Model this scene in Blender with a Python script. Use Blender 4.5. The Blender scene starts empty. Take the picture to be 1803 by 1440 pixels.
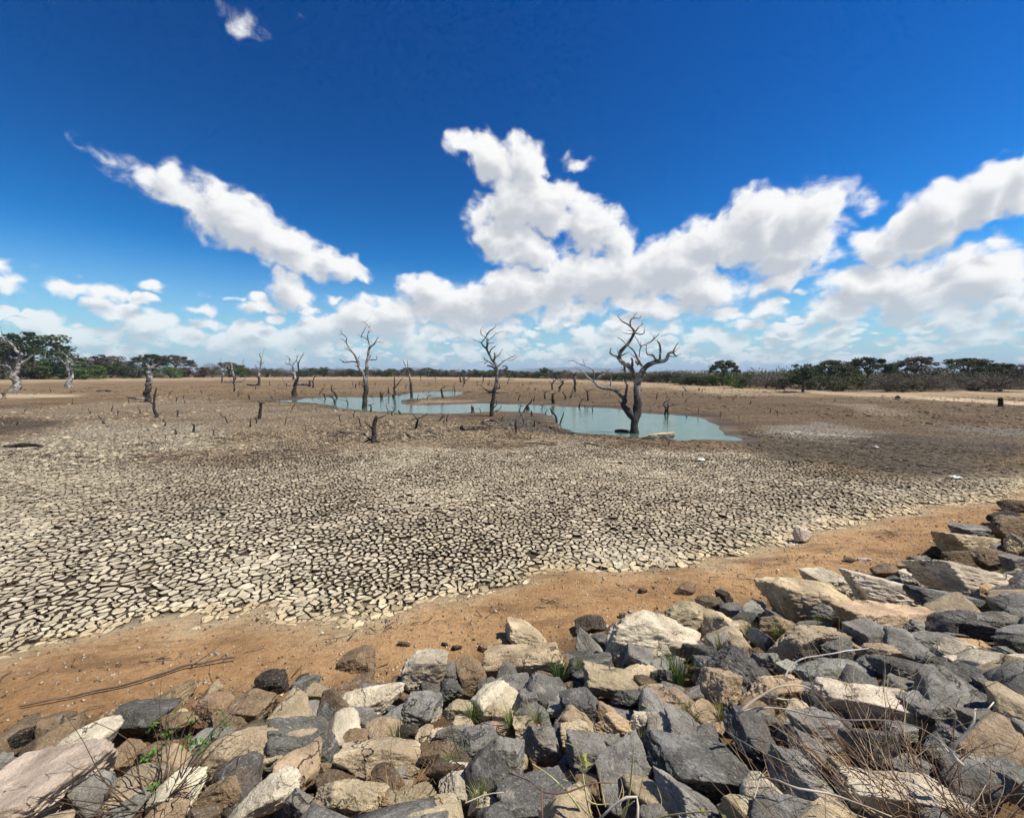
import bpy, bmesh, math, random
import numpy as np
from mathutils import Vector, Matrix, Euler, geometry

# ------------------------------------------------------------------ camera, sky, sun, exposure
SC = bpy.context.scene
COL = SC.collection
F_PX, CX, CY = 721.6, 901.5, 720.0          # focal length and centre in photograph pixels
PITCH = math.atan(65.0 / F_PX)              # the horizon lies 65 px above the middle
EYE = 3.5
cam_data = bpy.data.cameras.new('camera')
cam = bpy.data.objects.new('camera', cam_data)
COL.objects.link(cam)
cam.location = (0, 0, EYE)
cam.rotation_euler = (math.pi / 2 - PITCH, 0, 0)
cam_data.sensor_fit = 'HORIZONTAL'
cam_data.sensor_width = 36.0
cam_data.lens = 36.0 * F_PX / 1803.0
cam_data.clip_start = 0.05
cam_data.clip_end = 20000
SC.camera = cam

SC.render.engine = 'CYCLES'
SC.cycles.max_bounces = 5
SC.cycles.diffuse_bounces = 2
SC.cycles.glossy_bounces = 2
SC.cycles.transmission_bounces = 2
SC.cycles.transparent_max_bounces = 6
SC.cycles.volume_bounces = 0
SC.cycles.use_denoising = True
SC.cycles.use_adaptive_sampling = True
SC.cycles.adaptive_threshold = 0.015
SC.cycles.adaptive_min_samples = 12
SC.view_settings.view_transform = 'Standard'
SC.view_settings.look = 'None'
SC.view_settings.gamma = 1.0
SC.view_settings.use_curve_mapping = False
SC.view_settings.exposure = 0.35

SUN_AZ, SUN_EL = math.radians(98), math.radians(60)
SKY_STRENGTH = 0.075
sd = Vector((math.sin(SUN_AZ) * math.cos(SUN_EL), math.cos(SUN_AZ) * math.cos(SUN_EL), math.sin(SUN_EL)))
sun_data = bpy.data.lights.new('sun', 'SUN')
sun_data.energy = 5.0
sun_data.angle = math.radians(0.53)
sun_data.color = (1.0, 0.945, 0.85)
sun = bpy.data.objects.new('sun', sun_data)
sun.rotation_euler = sd.to_track_quat('Z', 'Y').to_euler()
COL.objects.link(sun)

RIGHT = np.array([1.0, 0, 0])
FWD = np.array([0, math.cos(PITCH), -math.sin(PITCH)])
UPV = np.array([0, math.sin(PITCH), math.cos(PITCH)])
CAMP = np.array([0, 0, EYE])

def ray(x, y):
    return FWD + RIGHT * ((x - CX) / F_PX) + UPV * ((CY - y) / F_PX)

def flat(x, y, z=0.0):                       # where the line of sight meets the level z
    d = ray(x, y)
    t = (z - EYE) / d[2]
    return CAMP + d * t

def azel(x, y):
    d = ray(x, y)
    d = d / np.linalg.norm(d)
    return math.atan2(d[0], d[1]), math.asin(d[2])

class NT:
    """small helper that writes node trees"""
    def __init__(s, tree):
        s.t = tree
        s.n = tree.nodes
        s.l = tree.links
    def node(s, kind, **kw):
        n = s.n.new(kind)
        for k, v in kw.items():
            setattr(n, k, v)
        return n
    def put(s, sock, v):
        if isinstance(v, bpy.types.NodeSocket):
            s.l.new(v, sock)
        elif v is not None:
            if sock.type == 'RGBA' and len(v) == 3:
                v = (*v, 1.0)
            sock.default_value = v
    def math(s, op, a, b=None, c=None, clamp=False):
        n = s.node('ShaderNodeMath', operation=op, use_clamp=clamp)
        for i, v in enumerate((a, b, c)):
            if v is not None:
                s.put(n.inputs[i], v)
        return n.outputs[0]
    def vec(s, op, a, b=None, scale=None):
        n = s.node('ShaderNodeVectorMath', operation=op)
        s.put(n.inputs[0], a)
        if b is not None:
            s.put(n.inputs[1], b)
        if scale is not None:
            s.put(n.inputs['Scale'], scale)
        return n.outputs['Value'] if op in ('LENGTH', 'DOT_PRODUCT', 'DISTANCE') else n.outputs[0]
    def mix(s, f, a, b, blend='MIX'):
        n = s.node('ShaderNodeMix', data_type='RGBA', blend_type=blend)
        s.put(n.inputs[0], f); s.put(n.inputs[6], a); s.put(n.inputs[7], b)
        return n.outputs[2]
    def noise(s, vec, scale, detail=4, rough=0.55, lac=2.0, dim='3D', dist=0.0, color=False):
        n = s.node('ShaderNodeTexNoise', noise_dimensions=dim)
        s.put(n.inputs['Vector'], vec)
        n.inputs['Scale'].default_value = scale
        n.inputs['Detail'].default_value = detail
        n.inputs['Roughness'].default_value = rough
        n.inputs['Lacunarity'].default_value = lac
        n.inputs['Distortion'].default_value = dist
        return n.outputs['Color' if color else 'Fac']
    def ramp(s, v, lo, hi, a=0.0, b=1.0, smooth=True):
        n = s.node('ShaderNodeMapRange', interpolation_type='SMOOTHSTEP' if smooth else 'LINEAR')
        s.put(n.inputs[0], v)
        for i, q in enumerate((lo, hi, a, b)):
            n.inputs[i + 1].default_value = q
        return n.outputs[0]
    def mapping(s, vec, loc=(0, 0, 0), rot=(0, 0, 0), scale=(1, 1, 1), kind='POINT'):
        n = s.node('ShaderNodeMapping', vector_type=kind)
        s.put(n.inputs['Vector'], vec)
        n.inputs['Location'].default_value = loc
        n.inputs['Rotation'].default_value = rot
        n.inputs['Scale'].default_value = scale
        return n.outputs[0]

# ------------------------------------------------------------------ sky with clouds (all round, by direction)
# clouds as (x, y, half length, half height, tilt in degrees, weight), read off the photograph as directions
CLOUDS = [
    # long slanting cloud over the left shore
    (175, 270, 62, 32, 25, .62), (235, 305, 66, 32, 28, .64), (305, 330, 58, 42, 40, .72), (360, 375, 80, 42, 35, .95),
    (440, 400, 110, 58, 30, 1.25), (510, 440, 95, 45, 22, 1.15), (590, 468, 60, 30, 20, 1.0), (625, 488, 28, 14, 25, .7),
    # tall cloud in the middle
    (825, 250, 50, 36, 20, .9), (865, 275, 70, 45, 40, 1.0), (920, 285, 48, 52, 20, 1.1), (905, 350, 62, 70, 60, 1.15),
    (960, 365, 85, 60, 20, 1.2), (1030, 395, 85, 52, 25, 1.2), (880, 410, 72, 52, 10, 1.1), (930, 450, 65, 30, 0, 1.0), (1085, 425, 40, 40, 60, .9),
    (1015, 288, 34, 17, 0, .7),
    # long bank rising to the right
    (755, 515, 55, 40, 0, 1.25), (690, 560, 90, 42, -10, 1.2), (600, 575, 90, 32, -5, 1.1), (820, 545, 90, 50, 0, 1.25), (900, 520, 90, 52, -15, 1.25),
    (990, 495, 90, 58, -20, 1.3), (1080, 490, 110, 55, -15, 1.3), (1180, 470, 110, 65, -15, 1.35), (1240, 505, 90, 50, -10, 1.2), (1255, 420, 90, 50, -20, 1.2),
    (1340, 400, 110, 65, -15, 1.3), (1420, 385, 85, 75, 0, 1.3), (1390, 450, 90, 50, 0, 1.2), (1365, 505, 60, 22, -15, 1.0),
    (1140, 545, 110, 32, 0, 1.0), (1270, 545, 45, 22, -10, .9), (1000, 555, 110, 25, 0, .8),
    # clouds towards the right edge
    (1530, 345, 45, 28, -35, .55), (1640, 365, 95, 48, -20, 1.25), (1730, 345, 90, 50, -20, 1.25), (1560, 425, 90, 40, -15, 1.15), (1650, 410, 90, 40, -20, 1.1), (1800, 330, 80, 55, -20, 1.1),
    (1760, 430, 48, 26, 0, .85), (1520, 500, 110, 42, -5, 1.2), (1620, 510, 110, 55, -5, 1.3), (1730, 500, 110, 62, -10, 1.3), (1810, 540, 90, 50, 0, 1.2),
    (1350, 550, 42, 22, 0, .9), (1435, 550, 34, 20, 0, .8), (1470, 588, 55, 18, -8, .9), (1380, 595, 70, 20, 0, .8),
    # small clouds
    (420, 40, 60, 40, 15, .52), (525, 45, 18, 13, 0, .28), (30, 505, 50, 17, 15, .8), (190, 518, 52, 18, 8, .8), (510, 515, 62, 34, 10, 1.0), (580, 522, 26, 12, 20, .6),
    (240, 550, 34, 14, 15, .7), (420, 524, 22, 10, 0, .55), (265, 570, 55, 26, 0, 1.0), (340, 590, 60, 20, 0, .9), (90, 585, 80, 22, 10, .9), (480, 590, 70, 26, 0, 1.0),
    (1600, 620, 60, 14, 0, .7), (1740, 608, 60, 18, 0, .8), (1480, 540, 60, 26, 0, 1.0), (1580, 560, 90, 26, 0, 1.0), (1700, 565, 90, 26, 0, 1.0), (1560, 480, 80, 30, -5, 1.1), (1680, 470, 80, 34, -10, 1.1),
    (560, 590, 70, 26, 0, 1.0), (640, 555, 60, 32, 0, 1.1), (720, 590, 110, 24, 0, .9), (860, 585, 110, 22, 0, .9), (1240, 590, 90, 20, 0, .9), (1100, 590, 90, 18, 0, .8), (150, 262, 40, 18, 25, .5), (140, 600, 70, 20, 0, .8), (420, 600, 60, 20, 0, .9),
]
# clouds of the same kind in the part of the sky that the photograph does not show (degrees of azimuth and elevation)
FAR_CLOUDS = [(75, 24, 10, 5), (88, 33, 9, 5), (105, 20, 12, 4), (128, 28, 10, 6), (150, 18, 14, 4), (172, 30, 10, 5), (-168, 20, 12, 5), (-145, 30, 9, 5),
              (-122, 17, 13, 4), (-100, 27, 9, 5), (-78, 20, 10, 4), (-70, 35, 7, 4), (30, 58, 8, 5), (-150, 55, 9, 6), (120, 52, 8, 5)]


def cloud_ellipses():
    ells = []
    for x, y, rx, ry, ang, wt in CLOUDS:
        a = math.radians(ang)
        c = np.array(azel(x, y))
        e1 = np.array(azel(x + rx * math.cos(a), y + rx * math.sin(a))) - c
        e2 = np.array(azel(x - ry * math.sin(a), y + ry * math.cos(a))) - c
        ells.append((c, np.linalg.norm(e1), np.linalg.norm(e2), math.atan2(e1[1], e1[0]), wt))
    for az, el, rx, ry in FAR_CLOUDS:
        ells.append((np.radians((az, el)), math.radians(rx), math.radians(ry), 0.0, 1.1))
    return ells

CLOUD_GROW = 1.27

def density_group(name, ells, low_band, fine):
    """amount of cloud at a direction given as (azimuth, elevation)"""
    g = bpy.data.node_groups.new(name, 'ShaderNodeTree')
    g.interface.new_socket('P', in_out='INPUT', socket_type='NodeSocketVector')
    g.interface.new_socket('D', in_out='OUTPUT', socket_type='NodeSocketFloat')
    b = NT(g)
    gi = b.node('NodeGroupInput'); go = b.node('NodeGroupOutput')
    p0 = gi.outputs[0]
    w1 = b.vec('SUBTRACT', b.noise(p0, 8.0, 3 if fine else 2, .65, dim='2D', color=True), (.5, .5, .5))
    p = b.vec('ADD', p0, b.vec('SCALE', w1, scale=0.085))
    acc = None
    for c, r1, r2, an, wt in ells:
        m = b.mapping(p, (c[0], c[1], 0), (0, 0, an), (r1 * CLOUD_GROW, r2 * CLOUD_GROW, 1), 'TEXTURE')
        gr = b.node('ShaderNodeTexGradient', gradient_type='SPHERICAL')
        b.put(gr.inputs[0], m)
        v = b.math('MULTIPLY', gr.outputs['Fac'], wt)
        if acc is None:
            acc = v
        else:
            n = b.node('ShaderNodeMath', operation='SMOOTH_MAX')
            b.put(n.inputs[0], acc); b.put(n.inputs[1], v); n.inputs[2].default_value = 0.12
            acc = n.outputs[0]
    if low_band:                              # rows of small flat cumulus low above the horizon
        sep = b.node('ShaderNodeSeparateXYZ'); b.put(sep.inputs[0], p)
        el = sep.outputs[1]
        wob = b.vec('SCALE', b.vec('SUBTRACT', b.noise(p0, 30.0, 2, .6, dim='2D', color=True), (.5, .5, .5)), scale=.02)
        low = None
        for sx, sy, off, lo, hi in ((15, 34, 3.1, .014, .125), (30, 78, 7.7, .004, .055)):
            vo = b.node('ShaderNodeTexVoronoi', voronoi_dimensions='2D', feature='F1')
            b.put(vo.inputs['Vector'], b.mapping(b.vec('ADD', p0, wob), (off, off * .37, 0), (0, 0, 0), (sx, sy, 1)))
            vo.inputs['Scale'].default_value = 1.0
            rc = b.node('ShaderNodeSeparateColor'); b.put(rc.inputs[0], vo.outputs['Color'])
            size = b.math('MULTIPLY_ADD', rc.outputs[0], .62, .33)
            puff = b.math('SUBTRACT', 1.0, b.math('DIVIDE', vo.outputs['Distance'], size), clamp=True)
            band = b.math('MULTIPLY', b.ramp(el, lo, lo + .02), b.ramp(el, hi + .05, hi))
            puff = b.math('MULTIPLY', puff, b.math('MULTIPLY', band, 1.0))
            low = puff if low is None else b.math('MAXIMUM', low, puff)
        acc = low if acc is None else b.math('MAXIMUM', acc, low)
    if acc is None:
        b.put(go.inputs[0], 0.0)
        return g
    nz = b.noise(b.mapping(p0, (0, 0, 0), (0, 0, 0), (1.0, 1.45, 1.0)), 13.0, 9 if fine else 6, .66, dim='2D', dist=.25)
    nz = b.math('MULTIPLY_ADD', nz, 2.3, -1.15)
    if fine:                                  # billows
        vo = b.node('ShaderNodeTexVoronoi', voronoi_dimensions='2D', feature='SMOOTH_F1')
        b.put(vo.inputs['Vector'], b.mapping(p, (0, 0, 0), (0, 0, 0), (1.0, 1.35, 1.0)))
        vo.inputs['Scale'].default_value = 26
        vo.inputs['Smoothness'].default_value = .4
        nz = b.math('ADD', nz, b.math('MULTIPLY_ADD', vo.outputs['Distance'], -.75, .30))
    d = b.math('ADD', acc, b.math('MULTIPLY', nz, b.math('MULTIPLY', b.ramp(acc, .10, .38, 0.0, 1.0), .45)))
    b.put(go.inputs[0], d)
    return g

def build_world():
    world = bpy.data.worlds.new('World')
    SC.world = world
    world.use_nodes = True
    t = NT(world.node_tree)
    for n in list(t.n):
        t.n.remove(n)
    out = t.node('ShaderNodeOutputWorld')
    sky = t.node('ShaderNodeTexSky', sky_type='NISHITA')
    sky.sun_disc = False
    sky.sun_elevation = SUN_EL
    sky.sun_rotation = SUN_AZ
    sky.altitude = 30
    sky.air_density = 1.0
    sky.dust_density = 0.0
    sky.ozone_density = 3.0
    hs = t.node('ShaderNodeHueSaturation')
    hs.inputs['Hue'].default_value = 0.5
    hs.inputs['Saturation'].default_value = 1.32
    hs.inputs['Value'].default_value = 1.0
    t.put(hs.inputs['Color'], sky.outputs[0])
    tc = t.node('ShaderNodeTexCoord')
    sep = t.node('ShaderNodeSeparateXYZ'); t.put(sep.inputs[0], tc.outputs['Generated'])
    az = t.math('ARCTAN2', sep.outputs[0], sep.outputs[1])
    el = t.math('ARCSINE', sep.outputs[2])
    P = t.node('ShaderNodeCombineXYZ'); t.put(P.inputs[0], az); t.put(P.inputs[1], el)
    P = P.outputs[0]
    # a deep, clear blue above (the camera's rendering of it) and pale air towards the horizon, alike all round
    gm = t.node('ShaderNodeGamma'); gm.inputs[1].default_value = 1.6
    t.put(gm.inputs[0], t.vec('SCALE', hs.outputs[0], scale=.1))
    blue = t.vec('MULTIPLY', gm.outputs[0], (9.5, 20.8, 18.8))
    blue = t.mix(t.ramp(el, .26, -.03, 0.0, 1.0), blue, (4.3, 5.6, 7.3))
    air = t.ramp(el, .15, .0, 0.0, .5)         # far clouds take on some of the colour of the air before them
    ells = cloud_ellipses()
    # the sky is cut into tiles of direction only to save work; each tile knows every cloud that reaches into it
    def tile(name, a0, a1, e0, e1, low):
        sel = []
        for c, r1, r2, an, wt in ells:
            ext = CLOUD_GROW * np.array((abs(r1 * math.cos(an)) + abs(r2 * math.sin(an)), abs(r1 * math.sin(an)) + abs(r2 * math.cos(an)))) + .085
            if c[0] + ext[0] > a0 and c[0] - ext[0] < a1 and c[1] + ext[1] > e0 and c[1] - ext[1] < e1:
                sel.append((c, r1, r2, an, wt))
        bg = t.node('ShaderNodeBackground')
        bg.inputs[1].default_value = SKY_STRENGTH
        if not sel and not low:
            t.put(bg.inputs[0], blue)
            return bg.outputs[0]
        q0 = t.node('ShaderNodeGroup'); q0.node_tree = density_group(name, sel, low, True)
        t.put(q0.inputs[0], P)
        q1 = t.node('ShaderNodeGroup'); q1.node_tree = density_group(name + '_sunward', sel, low, False)
        t.put(q1.inputs[0], t.vec('ADD', P, (.016, .028, 0)))    # how much cloud lies towards the sun
        d0, d1 = q0.outputs[0], q1.outputs[0]
        alpha = t.ramp(d0, .17, .62)
        shade = t.ramp(t.math('MULTIPLY_ADD', d1, 1.25, t.math('MULTIPLY', d0, -.3)), .12, 1.05)
        cl = t.mix(shade, (10.4, 10.4, 10.3), (6.0, 6.3, 6.8))
        cl = t.mix(air, cl, blue)
        t.put(bg.inputs[0], t.mix(t.math('MULTIPLY', alpha, .98), blue, cl))
        return bg.outputs[0]
    def split(val, edge, below, above):
        m = t.node('ShaderNodeMixShader')
        t.put(m.inputs[0], t.math('GREATER_THAN', val, edge))
        t.l.new(below, m.inputs[1]); t.l.new(above, m.inputs[2])
        return m.outputs[0]
    R = math.radians
    EH = R(41)
    edges = [R(-180), R(-60), R(-26), R(-8), R(9), R(24), R(36), R(60), R(180)]
    res = None
    for i in range(len(edges) - 1):
        s = tile('cloud_tile', edges[i], edges[i + 1], -.02, EH, True)
        res = s if res is None else split(az, edges[i], res, s)
    hi = None
    he = [R(-180), R(-70), R(60), R(180)]
    for i in range(len(he) - 1):
        s = tile('cloud_tile_high', he[i], he[i + 1], EH, R(91), False)
        hi = s if hi is None else split(az, he[i], hi, s)
    res = split(el, EH, res, hi)
    plain = t.node('ShaderNodeBackground')
    plain.inputs[1].default_value = SKY_STRENGTH
    t.put(plain.inputs[0], blue)
    res = split(el, -.02, plain.outputs[0], res)
    t.l.new(res, out.inputs[0])
    world.cycles.sampling_method = 'MANUAL'
    world.cycles.sample_map_resolution = 512

build_world()

# ------------------------------------------------------------------ small tools
RNG = np.random.default_rng(7)
random.seed(7)

def tag(o, label=None, cat=None, group=None, kind=None):
    if label: o['label'] = label
    if cat: o['category'] = cat
    if group: o['group'] = group
    if kind: o['kind'] = kind
    return o

def link(name, data, parent=None, loc=None):
    o = bpy.data.objects.new(name, data)
    COL.objects.link(o)
    if parent is not None:
        o.parent = parent
    if loc is not None:
        o.location = loc
    return o

def empty(name, loc):
    o = bpy.data.objects.new(name, None)
    o.empty_display_size = 0.1
    COL.objects.link(o)
    o.location = loc
    return o

def mesh_of(name, verts, faces, mat=None, smooth=False, colors=None):
    """faces: list of index lists or an (n,k) array"""
    me = bpy.data.meshes.new(name)
    verts = np.asarray(verts, dtype=np.float32)
    if isinstance(faces, np.ndarray):
        n, k = faces.shape
        loops = faces.reshape(-1).astype(np.int32)
        starts = (np.arange(n) * k).astype(np.int32)
        totals = np.full(n, k, np.int32)
    else:
        totals = np.array([len(q) for q in faces], np.int32)
        loops = np.fromiter((i for q in faces for i in q), np.int32)
        starts = np.concatenate(([0], np.cumsum(totals)[:-1])).astype(np.int32)
    me.vertices.add(len(verts)); me.vertices.foreach_set('co', verts.reshape(-1))
    me.loops.add(len(loops)); me.loops.foreach_set('vertex_index', loops)
    me.polygons.add(len(totals)); me.polygons.foreach_set('loop_start', starts)
    if smooth:
        me.polygons.foreach_set('use_smooth', np.ones(len(totals), bool))
    me.update(calc_edges=True)
    if colors is not None:
        a = me.color_attributes.new('Col', 'FLOAT_COLOR', 'POINT')
        c = np.ones((len(verts), 4), np.float32)
        c[:, :colors.shape[1]] = colors
        a.data.foreach_set('color', c.reshape(-1))
    if mat is not None:
        me.materials.append(mat)
    return me

def _hash(ix, iy, iz, seed):
    h = (ix * 374761393 + iy * 668265263 + iz * 2147483647 * 3 + seed * 974634777) & 0xFFFFFFFF
    h = ((h ^ (h >> 13)) * 1274126177) & 0xFFFFFFFF
    h = (h ^ (h >> 16)) & 0xFFFFFFFF
    return h / 4294967295.0

def vnoise(p, seed=0):
    p = np.asarray(p, float)
    i = np.floor(p).astype(np.int64)
    f = p - i
    f = f * f * f * (f * (f * 6 - 15) + 10)
    r = 0
    for dx in (0, 1):
        wx = f[..., 0] if dx else 1 - f[..., 0]
        for dy in (0, 1):
            wy = f[..., 1] if dy else 1 - f[..., 1]
            for dz in (0, 1):
                wz = f[..., 2] if dz else 1 - f[..., 2]
                r = r + wx * wy * wz * _hash(i[..., 0] + dx, i[..., 1] + dy, i[..., 2] + dz, seed)
    return r * 2 - 1

def fbm(p, octaves=4, gain=.5, seed=0):
    p = np.asarray(p, float)
    s, a = 0, 1.0
    for k in range(octaves):
        s = s + a * vnoise(p * (2.03 ** k) + 17.3 * k, seed + k)
        a *= gain
    return s

def xy3(x, y, s):
    return np.stack([np.asarray(x) * s, np.asarray(y) * s, np.zeros_like(np.asarray(x, float))], -1)

def sstep(a, b, x):
    t = np.clip((x - a) / (b - a), 0, 1)
    return t * t * (3 - 2 * t)

def poly_dist(poly, x, y):
    """signed distance to a closed outline, positive inside"""
    poly = np.asarray(poly, float)
    d = np.full(np.shape(x), 1e9)
    ins = np.zeros(np.shape(x), bool)
    n = len(poly)
    for i in range(n):
        ax, ay = poly[i]; bx, by = poly[(i + 1) % n]
        ex, ey = bx - ax, by - ay
        t = np.clip(((x - ax) * ex + (y - ay) * ey) / (ex * ex + ey * ey + 1e-12), 0, 1)
        d = np.minimum(d, np.hypot(x - ax - t * ex, y - ay - t * ey))
        c = (ay > y) != (by > y)
        with np.errstate(divide='ignore', invalid='ignore'):
            ins ^= c & (x < (bx - ax) * (y - ay) / (by - ay if by != ay else 1e-12) + ax)
    return np.where(ins, d, -d)

def line_dist(pl, x, y):
    """signed distance to an open line that runs left to right, positive on its far side"""
    pl = np.asarray(pl, float)
    d = np.full(np.shape(x), 1e9)
    for i in range(len(pl) - 1):
        ax, ay = pl[i]; bx, by = pl[i + 1]
        ex, ey = bx - ax, by - ay
        t = np.clip(((x - ax) * ex + (y - ay) * ey) / (ex * ex + ey * ey), 0, 1)
        d = np.minimum(d, np.hypot(x - ax - t * ex, y - ay - t * ey))
    yy = np.interp(x, pl[:, 0], pl[:, 1])
    return np.where(np.asarray(y) > yy, d, -d)

def px_poly(pts, z=0.0):
    return [tuple(flat(a, b, z)[:2]) for a, b in pts]

# ------------------------------------------------------------------ materials
def new_mat(name):
    m = bpy.data.materials.new(name)
    m.use_nodes = True
    t = NT(m.node_tree)
    for n in list(t.n):
        t.n.remove(n)
    out = t.node('ShaderNodeOutputMaterial')
    bs = t.node('ShaderNodeBsdfPrincipled')
    t.l.new(bs.outputs[0], out.inputs[0])
    bs.inputs['Roughness'].default_value = 0.9
    bs.inputs['Specular IOR Level'].default_value = 0.25
    return m, t, bs

def bump(t, bs, h, strength, dist):
    b = t.node('ShaderNodeBump')
    b.inputs['Strength'].default_value = strength
    b.inputs['Distance'].default_value = dist
    t.put(b.inputs['Height'], h)
    t.l.new(b.outputs[0], bs.inputs['Normal'])

def mat_ground():
    m, t, bs = new_mat('dried_ground')
    geo = t.node('ShaderNodeNewGeometry')
    pos = geo.outputs['Position']
    at = t.node('ShaderNodeVertexColor', layer_name='Col')
    mk = t.node('ShaderNodeAttribute', attribute_name='Mask')
    sp = t.node('ShaderNodeSeparateColor'); t.put(sp.inputs[0], mk.outputs['Color'])
    crack, sand, wet = sp.outputs[0], sp.outputs[1], sp.outputs[2]
    big = t.noise(pos, .22, 5, .6)
    mid = t.noise(pos, 2.3, 6, .65)
    fine = t.noise(pos, 22, 6, .74)
    c = t.mix(t.ramp(big, .35, .7), at.outputs['Color'], t.mix(1.0, at.outputs['Color'], (.72, .66, .60), 'MULTIPLY'))
    c = t.mix(t.ramp(mid, .42, .72, 0, .55), c, t.mix(1.0, c, (.60, .54, .47), 'MULTIPLY'))
    c = t.mix(t.ramp(fine, .50, .66, 0, .6), c, t.mix(1.0, c, (1.38, 1.4, 1.42), 'MULTIPLY'))
    c = t.mix(t.ramp(fine, .46, .36, 0, .6), c, t.mix(1.0, c, (.58, .53, .48), 'MULTIPLY'))
    # streaks left by the falling water, clods
    strk = t.noise(t.mapping(pos, (0, 0, 0), (0, 0, -.12), (.16, 1.0, 1)), .55, 6, .7)
    far = t.math('SUBTRACT', 1.0, sand)
    c = t.mix(t.math('MULTIPLY', t.ramp(strk, .50, .68), t.math('MULTIPLY', far, .6)), c, t.mix(.6, c, (.40, .29, .16)))
    c = t.mix(t.math('MULTIPLY', t.ramp(strk, .48, .34), t.math('MULTIPLY', far, .45)), c, t.mix(1.0, c, (.55, .50, .45), 'MULTIPLY'))
    clod = t.noise(pos, 5.5, 4, .7)
    c = t.mix(t.math('MULTIPLY', t.ramp(clod, .53, .64), t.math('MULTIPLY', far, .6)), c, t.mix(1.0, c, (.42, .38, .34), 'MULTIPLY'))
    # on the sand: brown damp patches, pale salt
    damp_shade = t.math('MULTIPLY', t.ramp(t.noise(t.mapping(pos, (0, 0, 0), (0, 0, -.35), (.5, 1.4, 1)), 1.5, 7, .68), .50, .66), sand)
    c = t.mix(t.math('MULTIPLY', damp_shade, .78), c, (.19, .105, .046))
    salt = t.math('MULTIPLY', t.ramp(t.noise(t.mapping(pos, (5, 3, 0), (0, 0, -.35), (.7, 1.6, 1)), 3.1, 7, .7), .60, .72), sand)
    c = t.mix(t.math('MULTIPLY', salt, .40), c, (.52, .42, .27))
    crumb = t.math('MULTIPLY', t.ramp(t.noise(t.mapping(pos, (2, 7, 0), (0, 0, -.35), (.8, 1.2, 1)), 8.5, 6, .72), .50, .60), sand)
    c = t.mix(t.math('MULTIPLY', crumb, .5), c, (.22, .125, .055))
    peb = t.math('MULTIPLY', t.ramp(t.noise(pos, 70, 2, .5), .66, .72), sand)
    c = t.mix(t.math('MULTIPLY', peb, .7), c, (.60, .55, .44))
    # cracks of the mud too far away to build
    vo = t.node('ShaderNodeTexVoronoi', feature='DISTANCE_TO_EDGE')
    t.put(vo.inputs['Vector'], t.vec('ADD', pos, t.vec('SCALE', t.noise(pos, 3, 3, .6, color=True), scale=.22)))
    vo.inputs['Scale'].default_value = 4.2
    gap = t.math('MULTIPLY', t.ramp(vo.outputs['Distance'], .13, .04), crack)
    c = t.mix(t.math('MULTIPLY', gap, .85), c, (.035, .028, .02))
    t.put(bs.inputs['Base Color'], c)
    ro = t.math('MULTIPLY_ADD', wet, -.35, .95)
    t.put(bs.inputs['Roughness'], ro)
    h = t.math('ADD', t.math('MULTIPLY', fine, .6), t.math('MULTIPLY_ADD', gap, -1.0, mid))
    bump(t, bs, h, 1.0, .07)
    return m

def mat_plate():
    m, t, bs = new_mat('mud_crust')
    geo = t.node('ShaderNodeNewGeometry')
    pos = geo.outputs['Position']
    at = t.node('ShaderNodeVertexColor', layer_name='Col')
    n1 = t.noise(pos, 5, 6, .65)
    n2 = t.noise(pos, 42, 5, .7)
    c = t.mix(t.ramp(n1, .38, .68), at.outputs['Color'], t.mix(1.0, at.outputs['Color'], (.70, .64, .56), 'MULTIPLY'))
    c = t.mix(t.ramp(n2, .54, .66, 0, .6), c, t.mix(1.0, c, (.52, .47, .40), 'MULTIPLY'))
    c = t.mix(t.ramp(n2, .46, .34, 0, .5), c, t.mix(1.0, c, (1.22, 1.22, 1.2), 'MULTIPLY'))
    t.put(bs.inputs['Base Color'], c)
    bump(t, bs, t.math('ADD', n1, t.math('MULTIPLY', n2, .6)), .9, .03)
    return m

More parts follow.
